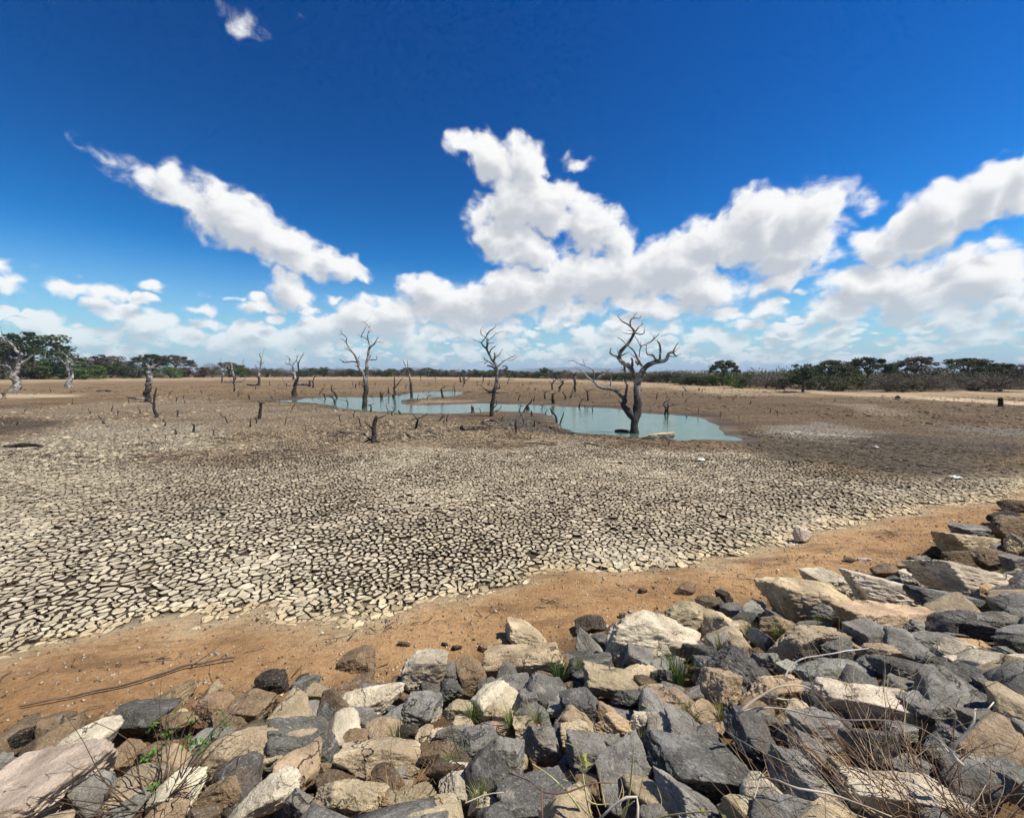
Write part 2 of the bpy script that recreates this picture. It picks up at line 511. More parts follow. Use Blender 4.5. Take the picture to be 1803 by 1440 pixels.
def mat_rock():
    m, t, bs = new_mat('riprap_stone')
    oi = t.node('ShaderNodeObjectInfo')
    tc = t.node('ShaderNodeTexCoord')
    sc = t.node('ShaderNodeAttribute', attribute_type='OBJECT', attribute_name='stone_size')
    loc = t.vec('MULTIPLY', tc.outputs['Object'], sc.outputs['Vector'])
    off = t.node('ShaderNodeCombineXYZ')
    for i in range(3):
        t.put(off.inputs[i], t.math('MULTIPLY', oi.outputs['Random'], (37.0, 61.0, 19.0)[i]))
    p = t.vec('ADD', loc, off.outputs[0])
    base = oi.outputs['Color']
    band = oi.outputs['Alpha']
    tone = t.noise(p, 3.0, 5, .6)
    c = t.mix(t.ramp(tone, .36, .66), t.mix(1.0, base, (.66, .63, .60), 'MULTIPLY'), t.mix(1.0, base, (1.22, 1.2, 1.16), 'MULTIPLY'))
    # foliation of the gneiss
    tilt = t.mapping(p, (0, 0, 0), (.5, .9, .3), (1.6, 2.4, 17))
    st = t.noise(tilt, 2.0, 6, .62, dist=.4)
    c = t.mix(t.math('MULTIPLY', t.ramp(st, .52, .68), t.math('MULTIPLY', band, .6)), c, t.mix(.5, c, (.62, .60, .55)))
    c = t.mix(t.math('MULTIPLY', t.ramp(st, .46, .32), t.math('MULTIPLY', band, .7)), c, t.mix(1.0, c, (.40, .39, .38), 'MULTIPLY'))
    # rust and cream crusts
    rust = t.math('MULTIPLY', t.ramp(t.noise(p, 2.2, 6, .66), .56, .72), .55)
    c = t.mix(rust, c, t.mix(.5, c, (.34, .20, .10)))
    lich = t.ramp(t.noise(p, 6.5, 7, .7), .60, .70, 0, .55)
    c = t.mix(lich, c, t.mix(.6, c, (.66, .58, .46)))
    # mineral grains
    gr = t.noise(p, 75, 3, .7)
    c = t.mix(t.ramp(gr, .55, .68, 0, .75), c, t.mix(1.0, c, (.42, .41, .40), 'MULTIPLY'))
    c = t.mix(t.ramp(gr, .44, .33, 0, .55), c, t.mix(.5, c, (.74, .71, .64)))
    # thin dark fissures
    vo = t.node('ShaderNodeTexVoronoi', feature='DISTANCE_TO_EDGE')
    t.put(vo.inputs['Vector'], t.vec('ADD', p, t.vec('SCALE', t.noise(p, 5, 4, .6, color=True), scale=.35)))
    vo.inputs['Scale'].default_value = 2.6
    cr = t.math('MULTIPLY', t.ramp(vo.outputs['Distance'], .022, .004), t.ramp(t.noise(p, 2.6, 2, .5), .47, .6))
    c = t.mix(t.math('MULTIPLY', cr, .75), c, (.03, .025, .02))
    t.put(bs.inputs['Base Color'], c)
    bs.inputs['Roughness'].default_value = .82
    h = t.math('ADD', t.math('MULTIPLY', t.noise(p, 14, 8, .7), 1.0), t.math('MULTIPLY', st, t.math('MULTIPLY', band, .7)))
    h = t.math('MULTIPLY_ADD', cr, -.5, t.math('MULTIPLY_ADD', gr, .16, h))
    bump(t, bs, h, 1.0, .045)
    return m

def mat_bark():
    m, t, bs = new_mat('bleached_dead_wood')
    oi = t.node('ShaderNodeObjectInfo')
    geo = t.node('ShaderNodeNewGeometry')
    pos = geo.outputs['Position']
    st = t.noise(t.mapping(pos, (0, 0, 0), (0, 0, 0), (5, 5, 1.2)), 2.6, 6, .65)
    pat = t.noise(pos, 2.1, 5, .65)
    c = t.mix(t.ramp(st, .35, .65), t.mix(1.0, oi.outputs['Color'], (.5, .46, .42), 'MULTIPLY'), oi.outputs['Color'])
    c = t.mix(t.ramp(pat, .44, .53, 0, .93), c, t.mix(1.0, oi.outputs['Color'], (.17, .145, .125), 'MULTIPLY'))
    # the old flood line: wood below it is stained dark
    sep = t.node('ShaderNodeSeparateXYZ'); t.put(sep.inputs[0], pos)
    stain = t.math('ADD', sep.outputs[2], t.math('MULTIPLY_ADD', pat, 3.4, -1.9))
    c = t.mix(t.math('MULTIPLY', t.ramp(stain, 2.5, 1.3, 0, .9), oi.outputs['Alpha']), c, (.038, .030, .023))
    t.put(bs.inputs['Base Color'], c)
    bump(t, bs, t.math('ADD', st, t.noise(pos, 24, 4, .7)), .9, .04)
    return m

def mat_tint(name, rough=.85, scale=3.0, var=(.55, 1.25), trans=0.0):
    m, t, bs = new_mat(name)
    oi = t.node('ShaderNodeObjectInfo')
    geo = t.node('ShaderNodeNewGeometry')
    n = t.noise(geo.outputs['Position'], scale, 4, .6)
    k = t.ramp(n, .32, .68, var[0], var[1], smooth=False)
    rnd = t.math('MULTIPLY_ADD', geo.outputs['Random Per Island'], .7, .65)
    v = t.vec('SCALE', oi.outputs['Color'], scale=t.math('MULTIPLY', k, rnd))
    t.put(bs.inputs['Base Color'], v)
    bs.inputs['Roughness'].default_value = rough
    if trans:
        tr = t.node('ShaderNodeBsdfTranslucent')
        t.put(tr.inputs[0], v)
        mx = t.node('ShaderNodeMixShader'); mx.inputs[0].default_value = trans
        out = [q for q in t.n if q.type == 'OUTPUT_MATERIAL'][0]
        t.l.new(bs.outputs[0], mx.inputs[1]); t.l.new(tr.outputs[0], mx.inputs[2]); t.l.new(mx.outputs[0], out.inputs[0])
    return m

def mat_water():
    m, t, bs = new_mat('milky_water')
    geo = t.node('ShaderNodeNewGeometry')
    pos = geo.outputs['Position']
    n = t.noise(pos, .35, 4, .6)
    c = t.mix(t.ramp(n, .35, .65), (.05, .115, .082), (.068, .145, .105))
    t.put(bs.inputs['Base Color'], c)
    bs.inputs['Roughness'].default_value = .04
    bs.inputs['Specular IOR Level'].default_value = .4
    bs.inputs['IOR'].default_value = 1.33
    w = t.math('ADD', t.noise(t.mapping(pos, (0, 0, 0), (0, 0, .3), (1.2, 3.2, 1)), 2.2, 3, .6), t.math('MULTIPLY', t.noise(pos, 9, 2, .6), .35))
    bump(t, bs, w, .35, .03)
    return m

MG, MP, MR, MB = mat_ground(), mat_plate(), mat_rock(), mat_bark()
ML = mat_tint('leaves', .7, 1.2, (.5, 1.35), .25)
MT = mat_tint('dry_twigs', .9, 6.0, (.6, 1.3))
MW = mat_water()
MS = mat_tint('plastic_scrap', .45, 9.0, (.85, 1.1))

# ------------------------------------------------------------------ the lie of the land
TOE = [(-60, -9.0), (-12, 1.6), (-4.56, 3.38), (-2.88, 3.87), (-1.2, 4.02), (.75, 4.72), (3.38, 5.43), (6.04, 6.36), (8.02, 7.47), (11.82, 9.21), (30, 17.5), (90, 42)]
EDGE = [(-70, -9), (-11.88, 2.48), (-6.0, 4.19), (-5.16, 4.73), (-3.97, 5.17), (-2.85, 4.91), (-1.95, 5.24), (-0.76, 5.54), (0.59, 6.34), (2.17, 6.76), (4.57, 7.37), (7.03, 8.4), (10.2, 9.73), (16.12, 12.14), (34, 20.08), (100, 47)]
WATER_Z = -0.12
POND = px_poly([(482, 706), (525, 704.6), (535, 702), (560, 700), (600, 699), (635, 700), (700, 698), (732, 690.5), (787, 689), (819, 690), (804, 696), (750, 701), (719, 703),
                (697, 707), (712, 712), (750, 714), (812, 712), (849, 710.5), (875, 712), (925, 712), (962, 714), (1050, 718), (1092, 720), (1127, 728), (1167, 729), (1200, 732),
                (1229, 735.5), (1251, 741), (1266, 754), (1279, 766), (1292, 770), (1308, 775), (1290, 775), (1264, 773), (1222, 774.5), (1193, 775.5), (1162, 771), (1127, 769), (1084, 765.5), (1051, 764.5), (1011, 761), (995.5, 755.5),
                (987, 747), (978, 735.5), (962, 728), (940, 725.5), (911, 724.5), (889, 724), (855, 724), (823, 727), (771, 728.5), (718, 727.5), (678, 724.7), (653, 723), (623, 721),
                (602, 719), (587, 715), (566, 710.5), (535, 708.5), (500, 707.5)], WATER_Z)
def rounded(pts, times=1):
    for _ in range(times):
        out = []
        for i in range(len(pts)):
            a, b = np.array(pts[i]), np.array(pts[(i + 1) % len(pts)])
            out += [tuple(a * .75 + b * .25), tuple(a * .25 + b * .75)]
        pts = out
    return pts
POND = rounded(POND, 2)
def ragged(pts):
    q = np.array(pts)
    t = np.roll(q, -1, 0) - np.roll(q, 1, 0)
    n = np.stack([t[:, 1], -t[:, 0]], -1) / (np.hypot(t[:, 0], t[:, 1])[:, None] + 1e-6)
    a = np.minimum(.10 + .006 * q[:, 1], .4)
    return [tuple(p) for p in q + n * (a * fbm(xy3(q[:, 0], q[:, 1], .9), 3, .6, seed=71))[:, None]]
POND = ragged(POND)
_pa = np.array(POND)
_gx = np.arange(_pa[:, 0].min() - 9, _pa[:, 0].max() + 9, .3); _gy = np.arange(_pa[:, 1].min() - 9, _pa[:, 1].max() + 9, .3)
_pg = poly_dist(POND, *np.meshgrid(_gx, _gy))
def pond_dist(x, y):
    """signed distance to the pool, positive in the water (looked up in a grid)"""
    x = np.asarray(x, float); y = np.asarray(y, float)
    u = (x - _gx[0]) / .3; v = (y - _gy[0]) / .3
    ok = (u > 0) & (v > 0) & (u < len(_gx) - 1.001) & (v < len(_gy) - 1.001)
    i = np.clip(u, 0, len(_gx) - 1.01); j = np.clip(v, 0, len(_gy) - 1.01)
    a = i.astype(int); b = j.astype(int)
    fa, fb = i - a, j - b
    d = (_pg[b, a] * (1 - fa) + _pg[b, a + 1] * fa) * (1 - fb) + (_pg[b + 1, a] * (1 - fa) + _pg[b + 1, a + 1] * fa) * fb
    return np.where(ok, d, -9.0)
# the shore where the woods begin: (photo x, distance straight ahead, height)
SHORE = [(-400, 110, 1.2), (0, 128, 1.2), (150, 150, 1.2), (300, 170, 1.1), (420, 190, 1.0), (700, 215, .9), (900, 190, .8), (1100, 120, .6), (1250, 86, .5), (1400, 70, .45), (1560, 64, .45), (1803, 66, .5), (2300, 70, .6)]
_sa = np.array([math.atan2((a - CX) / F_PX, 1.0) for a, _, _ in SHORE])
_sr = np.array([b * math.hypot(1, (a - CX) / F_PX) for a, b, _ in SHORE])
_sz = np.array([c for _, _, c in SHORE])

def shore(x, y):
    a = np.arctan2(x, np.maximum(y, 1e-3))
    return np.interp(a, _sa, _sr), np.interp(a, _sa, _sz)

def plate_zone(x, y):
    """0..1 where the mud lies in curled plates that are built one by one"""
    e = line_dist(EDGE, x, y) + .55 * fbm(xy3(x, y, .35), 4, seed=11) + .3 * fbm(xy3(x, y, 1.7), 3, seed=44)
    w = pond_dist(x, y)
    r = np.hypot(x, y)
    return sstep(-.45, .75, e) * sstep(-.5, -1.5, w) * sstep(31, 27, r)

def height(x, y, bed=False):
    x = np.asarray(x, float); y = np.asarray(y, float)
    s = line_dist(TOE, x, y)
    z = np.where(s < 0, .30 + .42 * (-s), .30 * (1 - sstep(0, 3.2, s)))
    z = np.minimum(z, 1.80) + 0
    z = z - .25 * sstep(1.55, 1.8, z) * 0
    r = np.hypot(x, y)
    w = pond_dist(x, y)
    z = np.where(w > 0, WATER_Z - .22 * np.clip(w / 1.2, 0, 1), np.where(s > 3, z + WATER_Z * (1 - np.clip(-w / 2.6, 0, 1)), z))
    sr, sz = shore(x, y)
    z = z + np.where((y > 0) & (s > 3), sz * sstep(.62, 1.0, r / sr), 0)
    z = z + np.where(s > -4, .025 * fbm(xy3(x, y, .55), 3, seed=3) * sstep(-.3, -2.5, w), 0)
    if bed:
        z = z - .15 * sstep(-.15, -.6, s)
        z = z - .055 * plate_zone(x, y)
    return z

_TT = np.concatenate([np.linspace(.6, 12, 90), np.geomspace(12.1, 900, 200)])
def land(x, y, dz=0.0):
    """point of the ground (plus dz) that is seen at a photograph pixel"""
    d = ray(x, y)
    a, b = None, None
    T = _TT
    for _ in range(2):
        p = CAMP + d * T[:, None]
        g = p[:, 2] - (height(p[:, 0], p[:, 1]) + dz)
        hit = np.nonzero(g <= 0)[0]
        if len(hit) == 0:
            return None
        i = max(1, int(hit[0]))
        k = g[i - 1] / max(g[i - 1] - g[i], 1e-9)
        t = T[i - 1] + (T[i] - T[i - 1]) * min(max(k, 0), 1)
        T = np.linspace(T[i - 1], T[i], 24)
    return CAMP + d * t

BROWN = (.205, .143, .078)
ZONES = [   # outline in photograph pixels on level ground, colour of the dry soil there, softness in metres
    ([(-500, 700), (0, 722), (300, 700), (560, 714), (760, 732), (1000, 768), (1150, 782), (900, 800), (500, 810), (250, 780), (0, 800), (-500, 800)], (.345, .27, .175), 3.0),
    ([(-600, 1400), (-600, 790), (0, 778), (120, 757), (230, 738), (330, 748), (480, 806), (620, 792), (900, 787), (1150, 787), (1290, 792), (1400, 812), (1500, 842), (1650, 858), (1950, 842), (2300, 842), (2300, 950), (1300, 1010), (0, 1400)], (.47, .405, .285), 1.6),
    ([(-500, 1400), (-500, 940), (100, 900), (420, 900), (640, 960), (900, 980), (1050, 990), (600, 1120), (0, 1400)], (.575, .51, .37), 1.8),
    ([(1285, 779), (1400, 762), (1560, 766), (1720, 774), (1840, 790), (1840, 812), (1700, 834), (1520, 822), (1380, 802)], (.115, .090, .060), 1.6),
    ([(1318, 756), (1400, 746), (1440, 743), (1515, 754), (1450, 770), (1360, 769)], (.40, .36, .29), 1.6),
    ([(1600, 752), (1800, 758), (2200, 766), (2200, 780), (1800, 775), (1640, 764)], (.25, .215, .16), 2.0),
    ([(1290, 688.5), (1450, 694.5), (1600, 700), (1803, 708.5), (2100, 721), (2100, 728), (1803, 714), (1600, 704.5), (1450, 698)], (.72, .58, .38), .55),
    ([(1440, 709), (1540, 712), (1600, 727), (1560, 735), (1500, 716)], (.36, .28, .18), 1.0),
    ([(1180, 684), (1260, 690), (1400, 698), (1420, 701), (1250, 696)], (.40, .31, .20), 1.5),
    ([(-600, 700), (0, 694), (130, 694), (130, 699), (0, 700)], (.46, .37, .24), 1.5),
    ([(700, 708.5), (750, 703.5), (830, 705), (862, 712), (812, 711), (740, 713.5)], (.42, .31, .19), .6),
    ([(0, 736), (95, 739), (62, 762), (0, 768), (-300, 780), (-300, 740)], (.115, .085, .055), 1.6),
    ([(240, 800), (420, 792), (520, 806), (420, 815), (280, 815)], (.34, .26, .17), 1.2),
    ([(860, 741), (920, 728), (960, 730), (985, 750), (1000, 762), (930, 760)], (.13, .115, .085), .8),
]
_zp = [(px_poly(p), np.array(c), s) for p, c, s in ZONES]

def soil(x, y):
    """colour of the dry soil and its masks (cracked, sandy, wet)"""
    x = np.asarray(x, float); y = np.asarray(y, float)
    col = np.broadcast_to(np.array(BROWN), x.shape + (3,)).copy()
    warp = fbm(xy3(x, y, .35), 4, seed=11)
    for p, c, s in _zp:
        k = sstep(-s, s, poly_dist(p, x, y) + warp * s * .9)[..., None]
        col = col * (1 - k) + c * k
    r = np.hypot(x, y)
    sr, sz = shore(x, y)
    beach = sstep(.74, .9, r / sr + .03 * warp) * (y > 0)
    col = col * (1 - beach[..., None] * .85) + np.array((.43, .325, .20)) * beach[..., None] * .85
    wood = sstep(1.0, 1.12, r / sr) * (y > 0)
    col = col * (1 - wood[..., None]) + np.array((.13, .10, .06)) * wood[..., None]
    w = pond_dist(x, y)
    rim = sstep(-2.2, -.4, w + .8 * warp)[..., None] * .85
    col = col * (1 - rim) + np.array((.075, .058, .042)) * rim
    e = line_dist(EDGE, x, y) + .55 * warp + .3 * fbm(xy3(x, y, 1.7), 3, seed=44)
    sand = sstep(.5, -.3, e)
    col = col * (1 - sand[..., None]) + np.array((.47, .285, .132)) * sand[..., None]
    crust = np.exp(-((e - .15) / .5) ** 2)[..., None] * .75 * (np.asarray(r)[..., None] < 30)
    col = col * (1 - crust) + np.array((.64, .53, .33)) * crust
    s = line_dist(TOE, x, y)
    bank = sstep(.2, -.4, s + .2 * warp)
    col = col * (1 - bank[..., None]) + np.array((.22, .135, .066)) * bank[..., None]
    wet = np.clip(sstep(-1.6, -.2, w), 0, 1)
    crack = sstep(25, 30, r) * sstep(90, 50, r) * (1 - sand) * (1 - wet)
    return col, np.stack([crack, sand * (1 - bank), wet], -1)

def build_ground():
    az = np.concatenate([np.linspace(-180, -84, 22)[:-1], np.linspace(-84, 84, 430), np.linspace(84, 180, 22)[1:]])
    az = np.radians(az[:-1])
    r = np.concatenate([[.02], np.geomspace(.6, 420, 470), np.geomspace(440, 9000, 26)])
    A, R_ = np.meshgrid(az, r)
    X, Y = np.sin(A) * R_, np.cos(A) * R_
    Z = height(X, Y, bed=True)
    Z = np.where(R_ > 700, np.minimum(Z, 1.0), Z)
    n, k = X.shape
    verts = np.stack([X, Y, Z], -1).reshape(-1, 3)
    i = np.arange(n - 1)[:, None] * k + np.arange(k)[None, :]
    j = np.arange(n - 1)[:, None] * k + (np.arange(k)[None, :] + 1) % k
    faces = np.stack([i, j, j + k, i + k], -1).reshape(-1, 4)[:, ::-1]
    col, mask = soil(X, Y)
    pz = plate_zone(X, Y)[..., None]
    col = col * (1 - pz * .9) + np.array((.045, .035, .024)) * pz * .9  # bed darkened below the plates: shade of the cracks painted into its colour
    me = mesh_of('lake_bed', verts, np.ascontiguousarray(faces), MG, True, col.reshape(-1, 3))
    a = me.color_attributes.new('Mask', 'FLOAT_COLOR', 'POINT')
    c = np.ones((n * k, 4), np.float32); c[:, :3] = mask.reshape(-1, 3)
    a.data.foreach_set('color', c.reshape(-1))
    o = link('lake_bed', me)
    tag(o, 'dried lake bed of brown mud with orange sand and a soil bank', None, None, 'structure')
    return o

GROUND = build_ground()

def build_water():
    P = [Vector((a, b)) for a, b in POND]
    # grown a little beyond the outline, so that the banks cut it
    n = len(P)
    area = sum(P[i].x * P[(i + 1) % n].y - P[(i + 1) % n].x * P[i].y for i in range(n))
    Q = []
    for i in range(n):
        d = (P[(i + 1) % n] - P[i - 1]).normalized()
        Q.append(P[i] + Vector((d.y, -d.x)) * (.25 if area > 0 else -.25))
    P = Q
    # a little larger than the outline, so that the banks cut it
    c = geometry.delaunay_2d_cdt(P, [], [list(range(len(P)))], 1, 1e-5)
    v = [(p.x, p.y, WATER_Z) for p in c[0]]
    me = mesh_of('water', v, [list(q) for q in c[2]], MW)
    o = link('water', me)
    if me.polygons[0].normal.z < 0:
        me.flip_normals()
    tag(o, 'shallow winding pool of milky turquoise water', None, None, 'structure')
build_water()

# ------------------------------------------------------------------ curled plates of dry mud
def build_plates():
    rng = np.random.default_rng(21)
    g = .127
    xs = np.arange(-30, 30, g); ys = np.arange(1.0, 31.5, g * .866)
    X, Y = np.meshgrid(xs, ys)
    X = X + (np.arange(len(ys)) % 2)[:, None] * g * .5
    X = X + rng.uniform(-.42, .42, X.shape) * g; Y = Y + rng.uniform(-.42, .42, Y.shape) * g
    x, y = X.ravel(), Y.ravel()
    e = line_dist(EDGE, x, y); w = pond_dist(x, y); r = np.hypot(x, y); az = np.degrees(np.arctan2(x, y))
    keep = (e > -.6) & (w < -.3) & (r < 31.5) & (np.abs(az) < 64)
    keep &= rng.random(len(x)) > .22                # mixed sizes
    x, y = x[keep], y[keep]
    tri = geometry.delaunay_2d_cdt([Vector((a, b)) for a, b in zip(x, y)], [], [], 0, 1e-6)
    P = np.array([(v.x, v.y) for v in tri[0]]); T = np.array([f for f in tri[2]])
    A, B, C = P[T[:, 0]], P[T[:, 1]], P[T[:, 2]]
    d = 2 * (A[:, 0] * (B[:, 1] - C[:, 1]) + B[:, 0] * (C[:, 1] - A[:, 1]) + C[:, 0] * (A[:, 1] - B[:, 1])) + 1e-12
    a2, b2, c2 = (A ** 2).sum(1), (B ** 2).sum(1), (C ** 2).sum(1)
    U = np.stack([(a2 * (B[:, 1] - C[:, 1]) + b2 * (C[:, 1] - A[:, 1]) + c2 * (A[:, 1] - B[:, 1])) / d,
                  (a2 * (C[:, 0] - B[:, 0]) + b2 * (A[:, 0] - C[:, 0]) + c2 * (B[:, 0] - A[:, 0])) / d], -1)
    vi = T.ravel(); ti = np.repeat(np.arange(len(T)), 3)
    ang = np.arctan2(U[ti, 1] - P[vi, 1], U[ti, 0] - P[vi, 0])
    o = np.lexsort((ang, vi)); vi, ti = vi[o], ti[o]
    st = np.searchsorted(vi, np.arange(len(P))); en = np.searchsorted(vi, np.arange(len(P)), 'right')
    pz = plate_zone(P[:, 0], P[:, 1])
    z0 = height(P[:, 0], P[:, 1])
    col, _ = soil(P[:, 0], P[:, 1])
    gapn = fbm(xy3(P[:, 0], P[:, 1], .45), 3, seed=31)
    jag = rng.random((len(P), 40, 2))
    tint = rng.normal(1.0, .16, len(P)); lift = rng.uniform(-.010, .010, len(P)); tl = rng.normal(0, .045, (len(P), 2))
    miss = rng.random(len(P)) < .03
    cells = []
    for i in range(len(P)):
        if pz[i] < .06 or miss[i] or en[i] - st[i] < 4:
            continue
        q = U[ti[st[i]:en[i]]]
        c = P[i]
        dv = q - c
        rad = np.hypot(dv[:, 0], dv[:, 1])
        if rad.max() > .34:
            continue
        k = float(pz[i])
        gap = (.004 + .0138 * k) * (1 + .55 * float(gapn[i])) + .005 * jag[i, 39, 0]
        dist = float(np.hypot(c[0], c[1]))
        nxt = np.roll(q, -1, 0)
        gap *= float(np.clip(col[i].mean() / .22, .45, 1))      # damp mud has opened less
        if dist < 8.5:      # rounded, ragged outline near by
            pts = np.empty((len(q) * 3, 2))
            j = jag[i, :len(q)]
            pts[0::3] = q + (nxt - q) * (.16 + .1 * j[:, :1])
            pts[1::3] = q + (nxt - q) * .5
            pts[2::3] = nxt + (q - nxt) * (.16 + .1 * j[:, 1:])
            nb = len(pts)
            dd = pts - c; ln = np.hypot(dd[:, 0], dd[:, 1])
            jj = np.tile(jag[i, :, 0], 2)[:nb]
            pts = c + dd * ((ln - gap * (.55 + .9 * jj)) / ln)[:, None].clip(.3)
        elif dist < 19:
            pts = np.empty((len(q) * 2, 2))
            j = jag[i, :len(q)]
            pts[0::2] = q + (nxt - q) * (.14 + .12 * j[:, :1])
            pts[1::2] = nxt + (q - nxt) * (.14 + .12 * j[:, 1:])
            dd = pts - c; ln = np.hypot(dd[:, 0], dd[:, 1])
            pts = c + dd * ((ln - gap * (.6 + .8 * jag[i, :len(pts), 0])) / ln)[:, None].clip(.3)
        else:
            pts = c + dv * ((rad - gap * 1.1) / rad)[:, None].clip(.3)
        ht = (.008 + .028 * k)
        rel = pts - c
        zt = float(z0[i]) + lift[i] * k + rel @ tl[i] + .007 * k * jag[i, :len(pts), 1][:len(pts)] if len(pts) <= 40 else float(z0[i])
        cc = np.clip(col[i] * tint[i], .02, .8)
        if jag[i, 38, 0] > .62 + .45 * k:      # the crust thins out towards the sand
            continue
        zt = np.asarray(zt) * np.ones(len(pts)) - .022 * (1 - k)
        n = len(pts)
        if dist < 19 and jag[i, 38, 1] < .18 and n >= 10:      # broken in two by a finer crack
            a0 = int(jag[i, 37, 0] * n); a1 = (a0 + n // 2 + int((jag[i, 37, 1] - .5) * 4)) % n
            for s0, s1 in ((a0, a1), (a1, a0)):
                idx = [(s0 + q) % n for q in range(((s1 - s0) % n) + 1)]
                if len(idx) < 4:
                    continue
                pp = pts[idx]; cm = pp.mean(0)
                dd = pp - cm; ln = np.hypot(dd[:, 0], dd[:, 1]) + 1e-6
                pp = cm + dd * ((ln - .004 - .005 * jag[i, :len(idx), 1]) / ln)[:, None].clip(.4)
                tn = 1 + .1 * (jag[i, len(idx), 0] - .5)
                cells.append((cm, pp, zt[idx] + .008 * (jag[i, len(idx), 1] - .5), ht, np.clip(cc * tn, .02, .8), dist, len(idx)))
        else:
            cells.append((c, pts, zt, ht, cc, dist, n))
    def prism(cells, origin):
        V, Fc, K = [], [], []
        n0 = 0
        for c, pts, zt, ht, cc, dist, n in cells:
            top = np.column_stack([pts, zt])
            inn = np.column_stack([c + (pts - c) * .72, zt * .35 + zt.mean() * .65 + (c + (pts - c) * .72 - c) @ np.zeros(2) - .004])
            rim = np.column_stack([pts, zt - .003])
            bot = np.column_stack([c + (pts - c) * .9, zt - ht - .03])
            cen = np.array([[c[0], c[1], zt.mean() - .004]])
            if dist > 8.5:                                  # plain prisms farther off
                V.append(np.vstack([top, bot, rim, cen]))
                damp_shade = np.array((.105, .08, .055))  # crack shade put into the colour of the side walls
                K.append(np.vstack([np.tile(cc * .97, (n, 1)), np.tile(damp_shade * .8, (n, 1)), np.tile(damp_shade, (n, 1)), cc[None]]))
                for a in range(n):
                    b = (a + 1) % n
                    Fc.append((n0 + a, n0 + b, n0 + 3 * n))
                    Fc.append((n0 + n + a, n0 + n + b, n0 + 2 * n + b, n0 + 2 * n + a))
                n0 += 3 * n + 1
                continue
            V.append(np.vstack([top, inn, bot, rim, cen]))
            damp_shade = np.array((.105, .08, .055))             # dark side colour paints the shade inside the cracks
            K.append(np.vstack([np.tile(cc * .95, (n, 1)), np.tile(cc, (n, 1)), np.tile(damp_shade * .8, (n, 1)), np.tile(damp_shade, (n, 1)), cc[None]]))
            for a in range(n):
                b = (a + 1) % n
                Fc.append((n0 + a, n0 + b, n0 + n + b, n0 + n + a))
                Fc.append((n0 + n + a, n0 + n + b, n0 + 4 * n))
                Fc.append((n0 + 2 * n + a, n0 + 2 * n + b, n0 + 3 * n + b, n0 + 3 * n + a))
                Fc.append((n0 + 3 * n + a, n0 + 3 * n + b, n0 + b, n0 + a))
            n0 += 4 * n + 1
        return np.vstack(V) - np.asarray(origin), Fc, np.vstack(K)
    # the 300 that show largest are parts of their own, the rest one mass
    def area(cl):
        c, d = cl[0], cl[5]
        if abs(math.degrees(math.atan2(c[0], c[1]))) > 52.5:
            return 0
        return (cl[1].max(0) - cl[1].min(0)).prod() / (d * d + 9) ** 1.5
    order = sorted(range(len(cells)), key=lambda q: -area(cells[q]))
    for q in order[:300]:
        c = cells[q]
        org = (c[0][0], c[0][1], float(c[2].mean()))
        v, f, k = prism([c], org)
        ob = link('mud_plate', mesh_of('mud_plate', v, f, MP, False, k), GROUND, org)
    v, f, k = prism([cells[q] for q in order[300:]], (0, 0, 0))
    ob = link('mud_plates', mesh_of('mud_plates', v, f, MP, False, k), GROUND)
    tag(ob, None, None, None, 'stuff')
    print('PLATES', len(cells))
build_plates()

def build_clods():
    """lumps of dry mud scattered over the bed farther out"""
    rng = np.random.default_rng(91)
    tet = np.array([(1, .2, .5), (-.4, .9, .45), (-.5, -.8, .6), (.1, 0, 1.0), (.9, -.9, -.4), (-1, .1, -.4), (.5, 1, -.4)], float)
    fc = np.array([(0, 1, 3), (1, 2, 3), (2, 0, 3), (0, 4, 6), (0, 6, 1), (1, 6, 5), (1, 5, 2), (2, 5, 4), (2, 4, 0)])
    a = rng.uniform(math.radians(-56), math.radians(56), 30000); r = 22 + 110 * rng.random(30000) ** 1.3
    X, Y = np.sin(a) * r, np.cos(a) * r
    sr, _ = shore(X, Y)
    ok = (pond_dist(X, Y) < -.3) & (r < sr * .97) & (line_dist(EDGE, X, Y) > 3) & (fbm(xy3(X * .5, Y, .12), 4, seed=8) + rng.normal(0, .25, 30000) > .02)
    X, Y, r = X[ok][:9000], Y[ok][:9000], r[ok][:9000]
    Z = height(X, Y)
    S = rng.uniform(.025, .075, len(X)) * (1 + r / 70) * np.where(rng.random(len(X)) < .08, 1.8, 1)
    V, Fc = [], []
    for i in range(len(X)):
        t = rng.uniform(0, 6.28)
        M = np.array([[math.cos(t), -math.sin(t), 0], [math.sin(t), math.cos(t), 0], [0, 0, 1]])
        V.append((tet * rng.uniform(.6, 1.3, (7, 1)) * S[i] * np.array((1.5, 1.0, .7))) @ M.T + np.array((X[i], Y[i], Z[i]))); Fc.append(fc + 7 * i)
    col, _ = soil(X, Y)
    col = np.repeat(col * rng.uniform(.45, 1.25, (len(X), 1)), 7, 0)
    ob = link('mud_clods', mesh_of('mud_clods', np.vstack(V), np.vstack(Fc), MP, False, col), GROUND)
    tag(ob, None, None, None, 'stuff')
build_clods()

# ------------------------------------------------------------------ riprap stones
def icosphere(level):
    bm = bmesh.new()
    bmesh.ops.create_icosphere(bm, subdivisions=level, radius=1.0)
    v = np.array([q.co[:] for q in bm.verts]); f = np.array([[q.index for q in p.verts] for p in bm.faces])
    bm.free()
    return v, f
ICO = {k: icosphere(k) for k in (2, 4, 6)}

